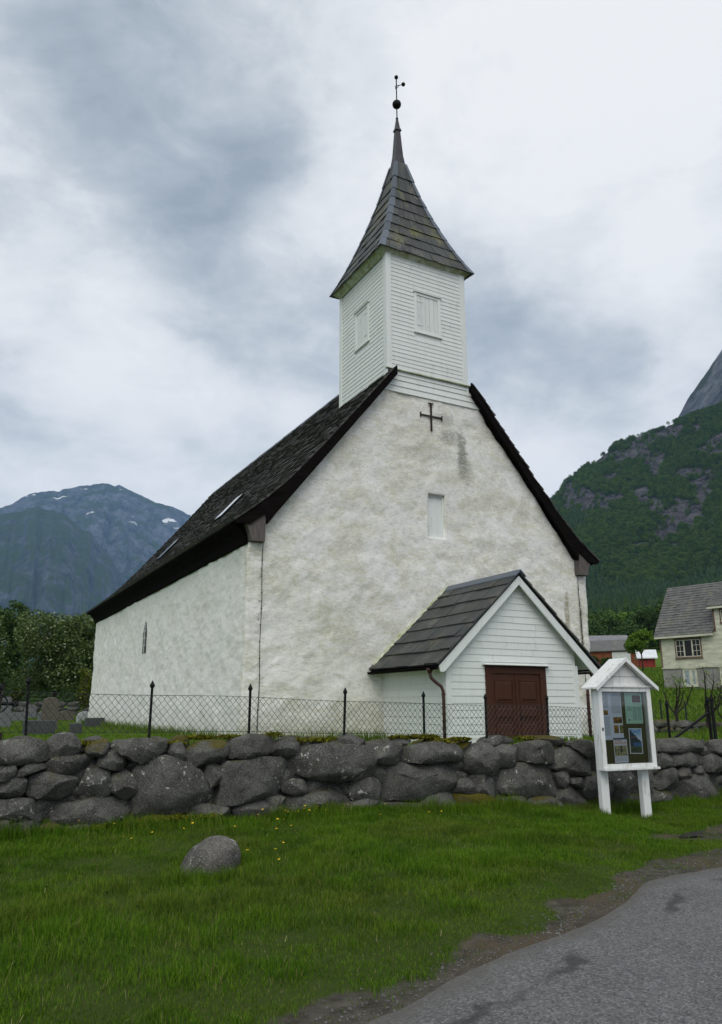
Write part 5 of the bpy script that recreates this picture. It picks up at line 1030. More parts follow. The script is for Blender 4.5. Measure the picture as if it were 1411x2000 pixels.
# ------------------------------------------------------------------ boulder on the verge
bl = []
rn = 44
for j in range(23):
    ph = math.pi*j/22
    for i in range(rn):
        th = 2*math.pi*i/rn; x, y, z = math.sin(ph)*math.cos(th), math.sin(ph)*math.sin(th), math.cos(ph)
        bl.append((x, y, z))
bl = np.array(bl); sh = bl.copy(); sh[:, 0] = bl[:, 0]*.335+.03*bl[:, 2]; sh[:, 1] = bl[:, 1]*.31; sh[:, 2] = np.where(bl[:, 2] > 0, bl[:, 2]*.31, bl[:, 2]*.2)+.06*bl[:, 0]*(bl[:, 2] > -.3)-.045
sh *= np.array([.93, .93, .97]); sh += np.stack([fbm(bl*1.5+20*k, 4) for k in range(3)], -1)*.014+np.stack([fbm(bl*6+9*k, 3, .6) for k in range(3)], -1)*.006
c_, s_ = math.cos(-R(20)), math.sin(-R(20)); sh = np.stack([sh[:, 0]*c_-sh[:, 1]*s_, sh[:, 0]*s_+sh[:, 1]*c_, sh[:, 2]], -1)+np.array([2.63, 8.15, float(gz(2.63, 8.15))+.065])
bo = mesh_obj('boulder', sh, [(j*rn+i, (j+1)*rn+i, (j+1)*rn+(i+1) % rn, j*rn+(i+1) % rn) for j in range(22) for i in range(rn)], M['boulder'], None, True); tag(bo, 'rounded grey boulder lying alone in the grass', 'boulder')

# ------------------------------------------------------------------ notice board
BA = R(96); bu = (math.sin(BA), math.cos(BA)); bn = (math.cos(BA)*-1*-1, 0)
bnn = (bu[1], -bu[0])                                   # towards the viewer
gB = float(gz(10.6, 10.1))
nb = thing('notice_board', 'white roofed notice board on two wooden legs in front of the stone wall', 'notice board', (10.6, 10.1, -1.95))
FB = Fr((10.2, 10.08), bu, bnn)
def leg(u0, u1):
    w = MB(); w.hexa([FB.p(u0, .0, -2.25), FB.p(u1, .0, -2.25), FB.p(u1, -.11, -2.25), FB.p(u0, -.11, -2.25), FB.p(u0, .0, .33), FB.p(u1, .0, .33), FB.p(u1, -.11, .33), FB.p(u0, -.11, .33)]); return bevel(w.build('leg', M['flaking_white'], nb), .008)
leg(-.075, .085); leg(.81, .97)
c0, c1, cz0, cz1 = -.11, 1.06, -1.06, .31; fw_ = .085
w = MB(); FB.box(w, c0+.01, c1-.01, .002, .022, cz0+.02, cz1); w.build('back_panel', M['backing_felt'], nb)
w = MB(); FB.box(w, c0, c0+fw_, .0, .135, cz0+.02, cz1); bevel(w.build('case_frame', M['flaking_white'], nb), .005)
w = MB(); FB.box(w, c1-fw_, c1, .0, .135, cz0+.02, cz1); bevel(w.build('case_frame', M['flaking_white'], nb), .005)
w = MB(); FB.box(w, c0+fw_, c1-fw_, .0, .13, cz1-.075, cz1); bevel(w.build('case_frame', M['flaking_white'], nb), .005)
w = MB(); FB.box(w, c0+fw_, c1-fw_, .0, .13, cz0+.02, cz0+.085); bevel(w.build('case_frame', M['flaking_white'], nb), .005)
w = MB(); FB.box(w, c0-.01, c1+.02, .0, .185, cz0-.02, cz0+.018); bevel(w.build('sill', M['flaking_white'], nb), .005)
w = MB(); FB.box(w, c0-.02, c1+.02, .0, .16, cz1+.002, cz1+.035); w.build('cornice', M['flaking_white'], nb)
w = MB(); FB.box(w, c0+fw_, c1-fw_, .105, .109, cz0+.085, cz1-.075); w.build('glass', M['case_glass'], nb)
uc = (c0+c1)/2; pk = .835; hz = cz1+.03; hs = .66
w = MB()
w.prism([FB.p(c0+.03, .10, hz+.005), FB.p(c1-.03, .10, hz+.005), FB.p(uc, .10, pk-.06)], [FB.p(c0+.03, .06, hz+.005), FB.p(c1-.03, .06, hz+.005), FB.p(uc, .06, pk-.06)]); w.build('gable_board', M['flaking_white'], nb)
w = MB(); FB.box(w, c0+.20, c1-.20, .098, .106, hz+.155, hz+.16); w.build('board_joint', M['grey_wood'], nb)
k = (pk-hz)/(hs)
for sg in (-1, 1):
    P = lambda u, w_, z: FB.p(uc+sg*u, w_, z)
    pts = lambda h: [P(0, .22, pk-.045+h), P(hs+.02, .22, hz-.02-.02*k+h-.03), P(hs+.02, -.20, hz-.02-.02*k+h-.03), P(0, -.20, pk-.045+h)]
    bevel(MB().hexa(pts(0)+pts(.035)).build('roof', M['flaking_white'], nb), .004)
    w = MB().hexa([P(0, .24, pk-.075), P(hs+.02, .24, hz-.09), P(hs+.02, .222, hz-.09), P(0, .222, pk-.075), P(0, .24, pk-.004), P(hs+.02, .24, hz-.02), P(hs+.02, .222, hz-.02), P(0, .222, pk-.004)]); w.build('barge_board', M['flaking_white'], nb)
w = MB(); FB.box(w, c0+.03, c0+.05, .135, .15, -.42, -.37); w.build('latch', M['black_iron'], nb)
def sheet(u0, u1, z0, z1, mat, label, cat, name, tilt=0, off=.03):
    v = [(0, 0, 0), (u1-u0, 0, 0), (u1-u0, .003, 0), (0, .003, 0), (0, 0, z1-z0), (u1-u0, 0, z1-z0), (u1-u0, .003, z1-z0), (0, .003, z1-z0)]
    o = mesh_obj(name, v, [(3,2,1,0), (4,5,6,7), (0,1,5,4), (1,2,6,5), (2,3,7,6), (3,0,4,7)], M[mat])
    p = FB.p(u0, off, z0); o.matrix_world = Matrix(((bu[0], -bnn[0], 0, p[0]), (bu[1], -bnn[1], 0, p[1]), (0, 0, 1, z0), (0, 0, 0, 1))) @ Matrix.Rotation(tilt, 4, 'Y'); return tag(o, label, cat)
sheet(-.015, .465, -.58, .225, 'print_history', 'large white notice with four golden photos, top left in the notice board', 'notice', 'notice')
sheet(.545, .925, -.31, .225, 'print_green', 'pale green notice with one dark photo, top right in the notice board', 'notice', 'notice', .01)
sheet(.575, .86, -.82, -.39, 'print_landscape', 'poster of a blue fjord and mountain in the notice board', 'poster', 'poster', .02)
sheet(.225, .52, -.965, -.55, 'print_leaflet', 'grey leaflet with orange heading at the bottom of the notice board', 'leaflet', 'leaflet', -.01, .036)

# ------------------------------------------------------------------ iron gate at the right end of the wall
gt = thing('iron_gate', 'black spiked iron gate standing open beside the end of the wall', 'gate', (15.2, 11.6, -.75))
def spike(x, y, z0, z1, r, parent, name='bar'):
    b_ = MB().tube([(x, y, z0), (x, y, z1-.12)], r, 8).build(name, M['black_iron'], parent); MB().tube([(x, y, z1-.125), (x, y, z1-.10), (x, y, z1)], [r, r*1.6, .003], 6).build('spear_tip', M['black_iron'], b_); return b_
spike(13.71, 11.6, -.9, .12, .028, gt, 'gate_post'); spike(15.03, 11.6, -.9, .20, .035, gt, 'gate_post')
MB().tube([(13.80, 11.6, -.70), (15.02, 11.6, -.16)], .03, 6).build('brace', M['black_iron'], gt)
for i in range(9): spike(15.22+i*.105, 11.66+i*.075, -.95, .22+.004*i, .022, gt)
MB().tube([(15.15, 11.63, -.72), (16.1, 12.3, -.74)], .022, 6).build('rail', M['black_iron'], gt); MB().tube([(15.15, 11.63, -.05), (16.1, 12.3, -.06)], .022, 6).build('rail', M['black_iron'], gt)

# ------------------------------------------------------------------ second wall and its fence below the house
d2 = thing('dry_stone_wall', 'low lichen covered dry stone wall behind the gate, below the cream house', 'stone wall', (28, 22, -1.3))
er = random.Random(8); y2 = 22.0
for row in range(4):
    x = 22.6
    while x < 34.5:
        wd = er.uniform(.35, 1.0); tz = float(np.interp(x, [25, 29, 34], [-.54, -.70, -.95])); z1 = tz-row*.27; z0 = z1-.27
        poly = [(x+.02, z0+.02), (x+wd*.5, z0+er.uniform(-.02, .03)), (x+wd-.02, z0+.02), (x+wd-.01, z1-.06), (x+wd*.55, z1-er.uniform(-.01, .04)), (x+.02, z1-.05)]
        V, F_ = stone_mesh(poly, y2+er.uniform(-.05, .05), .4, 500+int(x*7)+row*31, n=12); mesh_obj('stone', V, F_, M[er.choice(['stone_lichen', 'stone_white', 'stone_mossy'])], d2, True); x += wd
w = MB()
for i in range(24):
    x = 22.6+i*.5; t = float(np.interp(x, [25, 29, 34], [-.54, -.70, -.95]))-.12; w.add([(x, y2+.2, -2), (x, y2+.2, t), (x, y2+.6, t), (x, y2+.6, -2)], [])
w.f = [(i*4+k, i*4+4+k, i*4+5+k, i*4+1+k) for i in range(23) for k in range(3)]; w.build('rubble_core', M['rubble'], d2)
f2 = thing('wire_fence', 'thin wire fence behind the gate, below the cream house', 'fence', (28, 22.6, -.6))
for i in range(8):
    x = 23.4+i*1.5; zt = float(np.interp(x, [25, 29, 34], [.16, .02, -.2])); MB().box(x-.025, x+.025, 22.62, 22.67, -1.3, zt+.12).build('fence_post', M['wire'], f2)
w = MB()
for i in range(48):
    for ph in (0, 1):
        w.tube([(23+(i+(ph-(j % 2)*.5 if ph else (j % 2)*.5))*.24, 22.64, float(np.interp(23+i*.24, [25, 29, 34], [.16, .02, -.2]))-.62*(j/5)) for j in range(6)], .004, 3, False)
w.build('wire_mesh', M['wire'], f2, kind='stuff')
# ------------------------------------------------------------------ gravestones
def grave(kind, x, y, w_, h, t, mat, label, cat='gravestone', extra=None):
    g = float(gz(x, y)); w = MB()
    if kind == 'slab': w.box(x-w_/2, x+w_/2, y-t/2, y+t/2, g-.2, g+h)
    else:
        n = 9; pts = [(x-w_/2, g-.2), (x+w_/2, g-.2)]
        for i in range(n):
            a = math.pi*i/(n-1); q = w_/2
            pts.append((x+q*math.cos(a), g+h-(w_*.32 if kind == 'round' else w_*.16)+math.sin(a)*(w_*.32 if kind == 'round' else w_*.16)))
        if kind == 'taper': pts = [(x-w_/2, g-.2), (x+w_/2, g-.2), (x+w_*.36, g+h*.93), (x+w_*.2, g+h), (x-w_*.2, g+h), (x-w_*.36, g+h*.93)]
        w.prism([(a, y-t/2, b) for a, b in pts], [(a, y+t/2, b) for a, b in pts])
    o = w.build('gravestone', M[mat], None); bevel(o, .025, 2); return tag(o, label, cat, 'gravestones in the churchyard')
PXY = lambda az, r: (r*math.sin(R(az)), r*math.cos(R(az)))
def gpos(px, Y):          # metres across at a row Y for the listed bearings
    return px
grave('slab', 2.92, 27.2, .96, .46, .30, 'granite_dark', 'broad low dark gravestone nearest the wall, at the left of the churchyard')
grave('round', 3.72, 31.5, .60, 1.22, .2, 'granite_brown', 'upright brown round topped gravestone behind the broad dark one')
grave('slab', 4.02, 27.0, .38, .36, .22, 'granite_dark', 'small square dark gravestone beside the broad dark one')
grave('slab', 6.05, 35.6, .78, .40, .45, 'granite_dark', 'low dark gravestone nearest the church corner')
grave('round', 6.78, 42.8, .84, .62, .2, 'granite_pale', 'white round topped gravestone behind the low dark one near the church')
grave('round', 6.35, 46.8, .92, .55, .2, 'granite_brown', 'pale brown broad gravestone in the back row')
grave('round', 5.28, 47.2, .72, .52, .2, 'granite_grey', 'small light grey gravestone in the back row left of the pale brown one')
grave('round', 3.85, 46.5, .9, .48, .2, 'granite_grey', 'low grey gravestone in the back row at far left')
grave('round', 4.85, 50.5, .7, .8, .2, 'granite_grey', 'tall pale grey gravestone behind the back row')
grave('taper', 2.62, 37.5, .50, 1.30, .36, 'granite_grey', 'tall tapered grey gravestone at the left edge of the churchyard')
grave('round', 7.6, 47.5, .5, .6, .2, 'granite_dark', 'dark narrow gravestone in the back row, right of the pale brown one')
gc = thing('grave_cross', 'ornate black iron grave cross just behind the wall at far left', 'grave cross', (.78, 12.9, -.87))
w = MB(); w.box(.62, .94, 12.75, 13.05, -1.0, -.47); w.box(.68, .88, 12.8, 13.0, -.47, -.36); bevel(w.build('base', M['rust_iron'], gc), .01)
w = MB().tube([(.78, 12.9, -.37), (.78, 12.9, .26)], .030, 8); w.ball((.78, 12.9, -.30), .055, 8, 6); w.build('upright', M['black_iron'], gc)
w = MB().tube([(.54, 12.9, .05), (1.02, 12.9, .05)], .026, 8); [w.ball(p, .048, 8, 6) for p in ((.54, 12.9, .05), (1.02, 12.9, .05), (.78, 12.9, .28))]; w.tube([(.78+.13*math.cos(a), 12.9, .05+.13*math.sin(a)) for a in np.linspace(0, 6.283, 17)], .012, 5, False); w.build('cross_arm', M['black_iron'], gc)

# churchyard wall at the back left
d3 = thing('dry_stone_wall', 'dark low stone wall at the far side of the churchyard under the trees', 'stone wall', (4, 56, -.5))
er = random.Random(21)
for row in range(3):
    x = -9.0
    while x < 13:
        wd = er.uniform(.6, 1.3); z0 = float(gz(x, 56))-.1+row*.32; z1 = z0+.34
        V, F_ = stone_mesh([(x+.02, z0), (x+wd-.03, z0), (x+wd-.02, z1-.05), (x+wd*.5, z1), (x+.03, z1-.06)], 56+er.uniform(-.06, .06), .45, 800+int(x*5)+row*17, n=10); mesh_obj('stone', V, F_, M['stone'], d3, True); x += wd

# ------------------------------------------------------------------ foliage helpers
def leaf_quads(c, size, seed, flat=.5):
    e = np.random.RandomState(seed); n = len(c); nrm = e.normal(0, 1, (n, 3)); nrm[:, 2] = np.abs(nrm[:, 2])+flat; nrm /= np.linalg.norm(nrm, axis=1)[:, None]
    u = np.cross(nrm, e.normal(0, 1, (n, 3))); u /= np.linalg.norm(u, axis=1)[:, None]; v = np.cross(nrm, u); s = (size*e.uniform(.55, 1.25, n))[:, None]
    tip = nrm*s*.25
    return np.stack([c-u*s, c-v*s*.55+tip, c+u*s, c+v*s*.55+tip], 1).reshape(-1, 3)
def crown_pts(lobes, n, seed, gap=.0, fine=1.0):
    e = np.random.RandomState(seed); vol = np.array([l[3]*l[4]*l[5] for l in lobes])**.7; k = e.choice(len(lobes), int(n*1.7), p=vol/vol.sum()); L = np.array(lobes)[k]
    d = e.normal(0, 1, (len(k), 3)); d /= np.linalg.norm(d, axis=1)[:, None]; r = (.45+.6*e.rand(len(k))**.6)[:, None]
    p = L[:, :3]+d*r*L[:, 3:]; w_ = fbm(p*fine+seed, 3, .6); p = p[w_ > gap-.35]; return p[:n]
def tree(name, label, cat, x, y, h, lobes, nleaf, size, leaf, seed, trunk=.2, group=None, bark='bark', gap=0, fine=1.0, dz=0):
    g = float(gz(x, y))+dz; t = thing(name, label, cat, (x, y, g), group); e = random.Random(seed); w = MB(); zc = max(.2, min(l[2]-l[5] for l in lobes))
    w.tube([(x, y, g-.3), (x+.05, y, g+zc*.5), (x+.02, y+.03, g+zc+h*.15), (x, y, g+h*.75)], [trunk, trunk*.8, trunk*.6, trunk*.15], 8)
    for l in lobes:
        b0 = Vector((x+.02, y, g+zc*.8+h*.05+e.random()*h*.1)); b1 = Vector((x+l[0], y+l[1], g+l[2])); m_ = (b0+b1)/2+Vector((e.uniform(-.2, .2), e.uniform(-.2, .2), h*.02)); w.tube([b0, m_, b1], [trunk*.45, trunk*.3, trunk*.08], 6)
    w.build('trunk', M[bark], t, True)
    c = crown_pts([(x+l[0], y+l[1], g+l[2], l[3], l[4], l[5]) for l in lobes], nleaf, seed, gap, fine); v = leaf_quads(c, size, seed+1)
    mesh_obj('crown', v, np.arange(len(v)).reshape(-1, 4), M[leaf], t); return t
def lobes(h, r, zb, n, seed, sr=.5):
    e = random.Random(seed); out = [(0, 0, (h+zb)/2, r*.7, r*.7, (h-zb)*.42)]
    for i in range(n):
        a = 6.28*i/n+e.uniform(-.4, .4); z = zb+(h-zb)*e.uniform(.22, .86); q = r*(1.0-.45*abs((z-zb)/(h-zb)-.4))*e.uniform(.5, .8); s = r*sr*e.uniform(.75, 1.2); out.append((q*math.cos(a), q*math.sin(a), z, s, s, s*.8))
    return out
# whitebeams by the churchyard
x, y = PXY(6.9, 61); tree('whitebeam_tree', 'broad whitebeam tree speckled with pale blossom beside the church corner', 'tree', x, y, 7.0, lobes(7.0, 3.4, .9, 15, 2), 24000, .115, 'leaf_whitebeam', 5, .22, 'whitebeam trees behind the churchyard', gap=.1)
x, y = PXY(9.2, 63); tree('whitebeam_tree', 'whitebeam tree half hidden by the church corner', 'tree', x, y, 7.4, lobes(7.4, 3.0, .8, 13, 6), 17000, .115, 'leaf_whitebeam', 9, .2, 'whitebeam trees behind the churchyard', gap=.1)
x, y = PXY(.6, 58); tree('whitebeam_tree', 'whitebeam tree cut off by the left edge of the picture', 'tree', x, y, 6.6, lobes(6.6, 3.0, .8, 13, 8), 18000, .115, 'leaf_whitebeam', 13, .2, 'whitebeam trees behind the churchyard', gap=.1)
x, y = PXY(3.6, 74); tree('dark_tree', 'dark slender tree between the two whitebeams', 'tree', x, y, 9.2, lobes(9.2, 2.6, 1.6, 13, 11), 14000, .14, 'leaf_dark', 17, .2, None, gap=.05)
x, y = PXY(4.35, 60); tree('yellow_shrub', 'small yellow green shrub under the trees', 'shrub', x, y, 1.9, lobes(1.9, .6, .1, 6, 14), 700, .11, 'leaf_yellow', 19, .05)
x, y = PXY(8.9, 52); tree('green_shrub', 'pale green shrub against the church corner', 'shrub', x, y, 3.2, lobes(3.2, .6, .1, 6, 15), 900, .11, 'leaf_yellow', 23, .05)

# ------------------------------------------------------------------ cream house on the slope
HA = R(168); hd = (math.sin(HA), math.cos(HA)); hn = (hd[1], -hd[0])
hn = (-abs(hn[0]), hn[1]) if hn[0] > 0 else hn                     # towards the churchyard
P0 = (44.0-hn[0]*-.3*0, 37.44)
FH = Fr((44.0-hn[0]*.3, 37.44-hn[1]*.3), hd, hn)                    # facade plane, .3 m behind the eave
ho = thing('wooden_house', 'old cream painted wooden house with grey slate roof and concrete basement on the slope', 'house', (45, 34, .9))
HL, HD_ = 9.5, 4.7
w = MB(); FH.box(w, .0, HL, -HD_, -.02, -.5, 2.52); w.build('basement', M['concrete'], ho)
w = MB(); FH.box(w, .03, HL-.03, -HD_+.03, -.03, 2.52, 4.75)
w.prism([FH.p(.03, -.03, 4.75), FH.p(.03, -HD_+.03, 4.75), FH.p(.03, -HD_/2, 8.0)], [FH.p(HL-.03, -.03, 4.75), FH.p(HL-.03, -HD_+.03, 4.75), FH.p(HL-.03, -HD_/2, 8.0)]); wl = w.build('wall', M['cream_boards'], ho)
w = MB(); z = 2.56; rng = random.Random(2)
while z < 4.72: FH.plank(w, .08, 4.05, .08, 4.05, z, z+.125, .03, .008, -.05); FH.plank(w, 4.05, HL-.08, 4.05, HL-.08, z, z+.125, .03, .008, -.05); z += .112
while z < 6.35: FH.plank(w, 4.05, 8.0, 4.05, 8.0, z, z+.125, .03, .008, -.05); z += .112
w.build('plank', M['cream_boards'], wl, kind='stuff')
w = MB(); FH.box(w, -.02, .08, -.06, .045, 2.5, 4.7); FH.box(w, 3.95, 4.05, .0, .05, 4.78, 6.35); w.build('corner_board', M['brown_frame'], ho)
w = MB(); FH.box(w, -.03, HL, -.02, .06, 2.46, 2.545); w.build('sill_board', M['cream_boards'], ho)
w = MB(); FH.box(w, 4.05, 8.0, -2.0, -.05, 4.7, 6.4); w.build('cross_wing', M['cream_boards'], ho)
rp = [(.33, 4.66), (-.05, 5.30), (-HD_/2, 8.42)]
def roofplane(mb, u0, u1, side):
    f = (lambda o: o) if side > 0 else (lambda o: -HD_-o)
    for (o0, z0), (o1, z1) in zip(rp[:-1], rp[1:]): mb.hexa([FH.p(u0, f(o0), z0-.12), FH.p(u1, f(o0), z0-.12), FH.p(u1, f(o1), z1-.12), FH.p(u0, f(o1), z1-.12), FH.p(u0, f(o0), z0-.03), FH.p(u1, f(o0), z0-.03), FH.p(u1, f(o1), z1-.03), FH.p(u0, f(o1), z1-.03)])
w = MB(); roofplane(w, -.22, 3.92, 1); roofplane(w, 8.02, HL+.2, 1); roofplane(w, -.22, HL+.2, -1); hr = w.build('roof', M['dark_board'], ho)
w = MB(); rl = [0]+list(np.cumsum([math.dist(a, b) for a, b in zip(rp[:-1], rp[1:])])); rs = np.random.RandomState(6); s = 0
while s < rl[-1]-.1:
    u = -.25-rs.rand()*.2
    while u < HL+.2:
        wd = rs.uniform(.2, .32); a, b_ = max(u, -.25), u+wd-.01; u += wd
        if a < 4.05+.1 and b_ > 3.9 and s < 1.95 and a > 3.9: continue
        if a > 3.9 and s < 1.95: continue
        if b_-a < .05: continue
        q = lambda t, k: np.interp(t, rl, [p[k] for p in rp])
        s1 = s+rs.uniform(-.02, .02); s0 = min(s+.30, rl[-1]); t = .035+rs.rand()*.03
        w.hexa([FH.p(a, q(s1, 0)+.01, q(s1, 1)-.025), FH.p(b_, q(s1, 0)+.01, q(s1, 1)-.025), FH.p(b_, q(s0, 0), q(s0, 1)-.025), FH.p(a, q(s0, 0), q(s0, 1)-.025), FH.p(a, q(s1, 0)+t*.8, q(s1, 1)+t*.5), FH.p(b_, q(s1, 0)+t*.8, q(s1, 1)+t*.5), FH.p(b_, q(s0, 0)+.008, q(s0, 1)), FH.p(a, q(s0, 0)+.008, q(s0, 1))])
    s += .235
w.build('shingles', M['house_slate'], hr, kind='stuff')
w = MB(); FH.box(w, -.23, 3.95, .28, .36, 4.52, 4.66); w.build('fascia', M['cream_boards'], ho)
w = MB(); pz0, pz1 = (.30, 6.38), (-HD_/2+.2, 8.30); w.hexa([FH.p(3.75, pz0[0], pz0[1]-.02), FH.p(8.3, pz0[0], pz0[1]-.02), FH.p(8.3, pz1[0], pz1[1]-.02), FH.p(3.75, pz1[0], pz1[1]-.02), FH.p(3.75, pz0[0], pz0[1]+.1), FH.p(8.3, pz0[0], pz0[1]+.1), FH.p(8.3, pz1[0], pz1[1]+.1), FH.p(3.75, pz1[0], pz1[1]+.1)]); wr = w.build('wing_roof', M['house_slate'], ho)
w = MB(); rs = np.random.RandomState(16); L_ = math.dist(pz0, pz1); s = 0
while s < L_-.1:
    u = 3.72
    while u < 8.3:
        wd = rs.uniform(.2, .32); t = .03+rs.rand()*.03; f0, f1 = s/L_, min(1, (s+.28)/L_); q = lambda f, k: pz0[k]+(pz1[k]-pz0[k])*f
        w.hexa([FH.p(u, q(f0, 0), q(f0, 1)+.09), FH.p(u+wd-.01, q(f0, 0), q(f0, 1)+.09), FH.p(u+wd-.01, q(f1, 0), q(f1, 1)+.09), FH.p(u, q(f1, 0), q(f1, 1)+.09), FH.p(u, q(f0, 0)+.01, q(f0, 1)+.1+t), FH.p(u+wd-.01, q(f0, 0)+.01, q(f0, 1)+.1+t), FH.p(u+wd-.01, q(f1, 0), q(f1, 1)+.115), FH.p(u, q(f1, 0), q(f1, 1)+.115)]); u += wd
    s += .235
w.build('shingles', M['house_slate'], wr, kind='stuff')
w = MB(); FH.box(w, 3.72, 8.3, .26, .33, 6.28, 6.40); w.build('fascia', M['cream_boards'], ho)
cz = 9.05; w = MB(); FH.box(w, 4.55, 5.15, -HD_/2-.3, -HD_/2+.3, 7.8, cz); FH.box(w, 4.50, 5.20, -HD_/2-.35, -HD_/2+.35, cz-.18, cz-.06); w.build('chimney', M['brick'], hr)
def window(F, u0, u1, z0, z1, parts, parent, frame, pane, cols=2, rows=3):
    w = MB(); f = .075
    F.box(w, u0, u0+f, -.02, .075, z0, z1); F.box(w, u1-f, u1, -.02, .075, z0, z1); F.box(w, u0+f, u1-f, -.02, .07, z1-f, z1); F.box(w, u0+f, u1-f, -.02, .07, z0, z0+f); F.box(w, u0-.06, u1+.06, -.02, .11, z1, z1+.04); F.box(w, u0-.04, u1+.04, -.02, .11, z0-.04, z0)
    o = w.build('window', M[frame], parent); n = parts; wd = (u1-u0-2*f)/n
    w = MB(); F.box(w, u0+f, u1-f, -.02, .036, z0+f, z1-f); w.build('pane', M[pane], o)
    for i in range(n):
        a, b_ = u0+f+i*wd, u0+f+(i+1)*wd; w = MB(); s_ = .045
        F.box(w, a, a+s_, .036, .062, z0+f, z1-f); F.box(w, b_-s_, b_, .036, .062, z0+f, z1-f); F.box(w, a+s_, b_-s_, .036, .06, z1-f-s_, z1-f); F.box(w, a+s_, b_-s_, .036, .06, z0+f, z0+f+s_)
        if not (n == 3 and i == 1):
            for j in range(1, cols): F.box(w, a+(b_-a)*j/cols-.014, a+(b_-a)*j/cols+.014, .036, .058, z0+f+s_, z1-f-s_)
            for j in range(1, rows): zz = z0+f+(z1-z0-2*f)*j/rows; F.box(w, a+s_, b_-s_, .036, .056, zz-.014, zz+.014)
        w.build('sash', M['cream_boards'], o)
    return o
window(FH, 1.08, 2.96, 3.14, 4.44, 3, ho, 'brown_frame', 'dark_room')
window(FH, 4.42, 5.5, 5.30, 6.22, 2, ho, 'brown_frame', 'dark_room')
window(FH, 1.46, 2.42, 1.25, 2.40, 2, ho, 'cream_boards', 'pale_glass', 1, 2)
window(FH, 4.0, 4.9, 1.25, 2.37, 2, ho, 'cream_boards', 'pale_glass', 1, 2)
w = MB(); FH.box(w, 1.96, 2.12, .036, .075, 1.33, 2.32); w.build('board', M['cream_boards'], ho)

# ------------------------------------------------------------------ farm buildings
def barn(name, label, cat, az, r, rot, L_, D_, hw, hr_, wallm, roofm, gable=False):
    x, y = PXY(az, r); g = float(gz(x, y)); t = thing(name, label, cat, (x, y, g)); a = R(rot); F = Fr((x, y), (math.cos(a), math.sin(a)), (math.sin(a), -math.cos(a)))
    w = MB(); F.box(w, -L_/2, L_/2, -D_, 0, g-1, g+hw); w.prism([F.p(-L_/2, 0, g+hw), F.p(-L_/2, -D_, g+hw), F.p(-L_/2, -D_/2, g+hw+hr_)], [F.p(L_/2, 0, g+hw), F.p(L_/2, -D_, g+hw), F.p(L_/2, -D_/2, g+hw+hr_)]); w.build('wall', M[wallm], t)
    for s_ in (0, 1):
        f = (lambda o: o) if s_ == 0 else (lambda o: -D_-o); e = .35; k = hr_/(D_/2)
        w = MB().hexa([F.p(-L_/2-e, f(e), g+hw-e*k), F.p(L_/2+e, f(e), g+hw-e*k), F.p(L_/2+e, f(-D_/2), g+hw+hr_), F.p(-L_/2-e, f(-D_/2), g+hw+hr_), F.p(-L_/2-e, f(e), g+hw-e*k+.12), F.p(L_/2+e, f(e), g+hw-e*k+.12), F.p(L_/2+e, f(-D_/2), g+hw+hr_+.12), F.p(-L_/2-e, f(-D_/2), g+hw+hr_+.12)]); ro = w.build('roof', M[roofm], t)
        if roofm == 'metal_roof':
            w = MB()
            for i in range(int(L_/.5)): u = -L_/2+i*.5; w.hexa([F.p(u, f(e), g+hw-e*k+.12), F.p(u+.06, f(e), g+hw-e*k+.12), F.p(u+.06, f(-D_/2), g+hw+hr_+.12), F.p(u, f(-D_/2), g+hw+hr_+.12), F.p(u, f(e), g+hw-e*k+.18), F.p(u+.06, f(e), g+hw-e*k+.18), F.p(u+.06, f(-D_/2), g+hw+hr_+.18), F.p(u, f(-D_/2), g+hw+hr_+.18)])
            w.build('roof_seam', M[roofm], ro, kind='stuff')
    w = MB(); rng = random.Random(L_)
    u = -L_/2
    while u < L_/2-.1: F.box(w, u+.01, u+.2, 0, .03, g-.2, g+hw); u += .22
    w.build('boards', M[wallm], t, kind='stuff'); return t, F, g
barn('barn', 'long red barn with grey ribbed metal roof behind the church', 'barn', 45.4, 135, -38, 11, 7, 3.0, 1.7, 'red_boards', 'metal_roof')
t, F, g = barn('shed', 'rust brown shed with slate roof and white sliding door below the red barn', 'shed', 46.55, 112, -58, 7, 6, 2.2, 1.5, 'rust_boards', 'house_slate')
w = MB(); F.box(w, -.1, 2.5, .03, .10, g, g+1.9); w.build('door', M['pale_door'], t)
barn('shed', 'small red shed with a pale roof beside the cream house', 'shed', 48.8, 100, -44, 1.7, 2.4, 1.35, .8, 'red_boards', 'white_tarp')
barn('shed', 'narrow rust red lean-to between the white door and the pale roofed shed', 'shed', 48.1, 105, -46, 1.25, 2.0, 2.0, .35, 'rust_boards', 'house_slate')

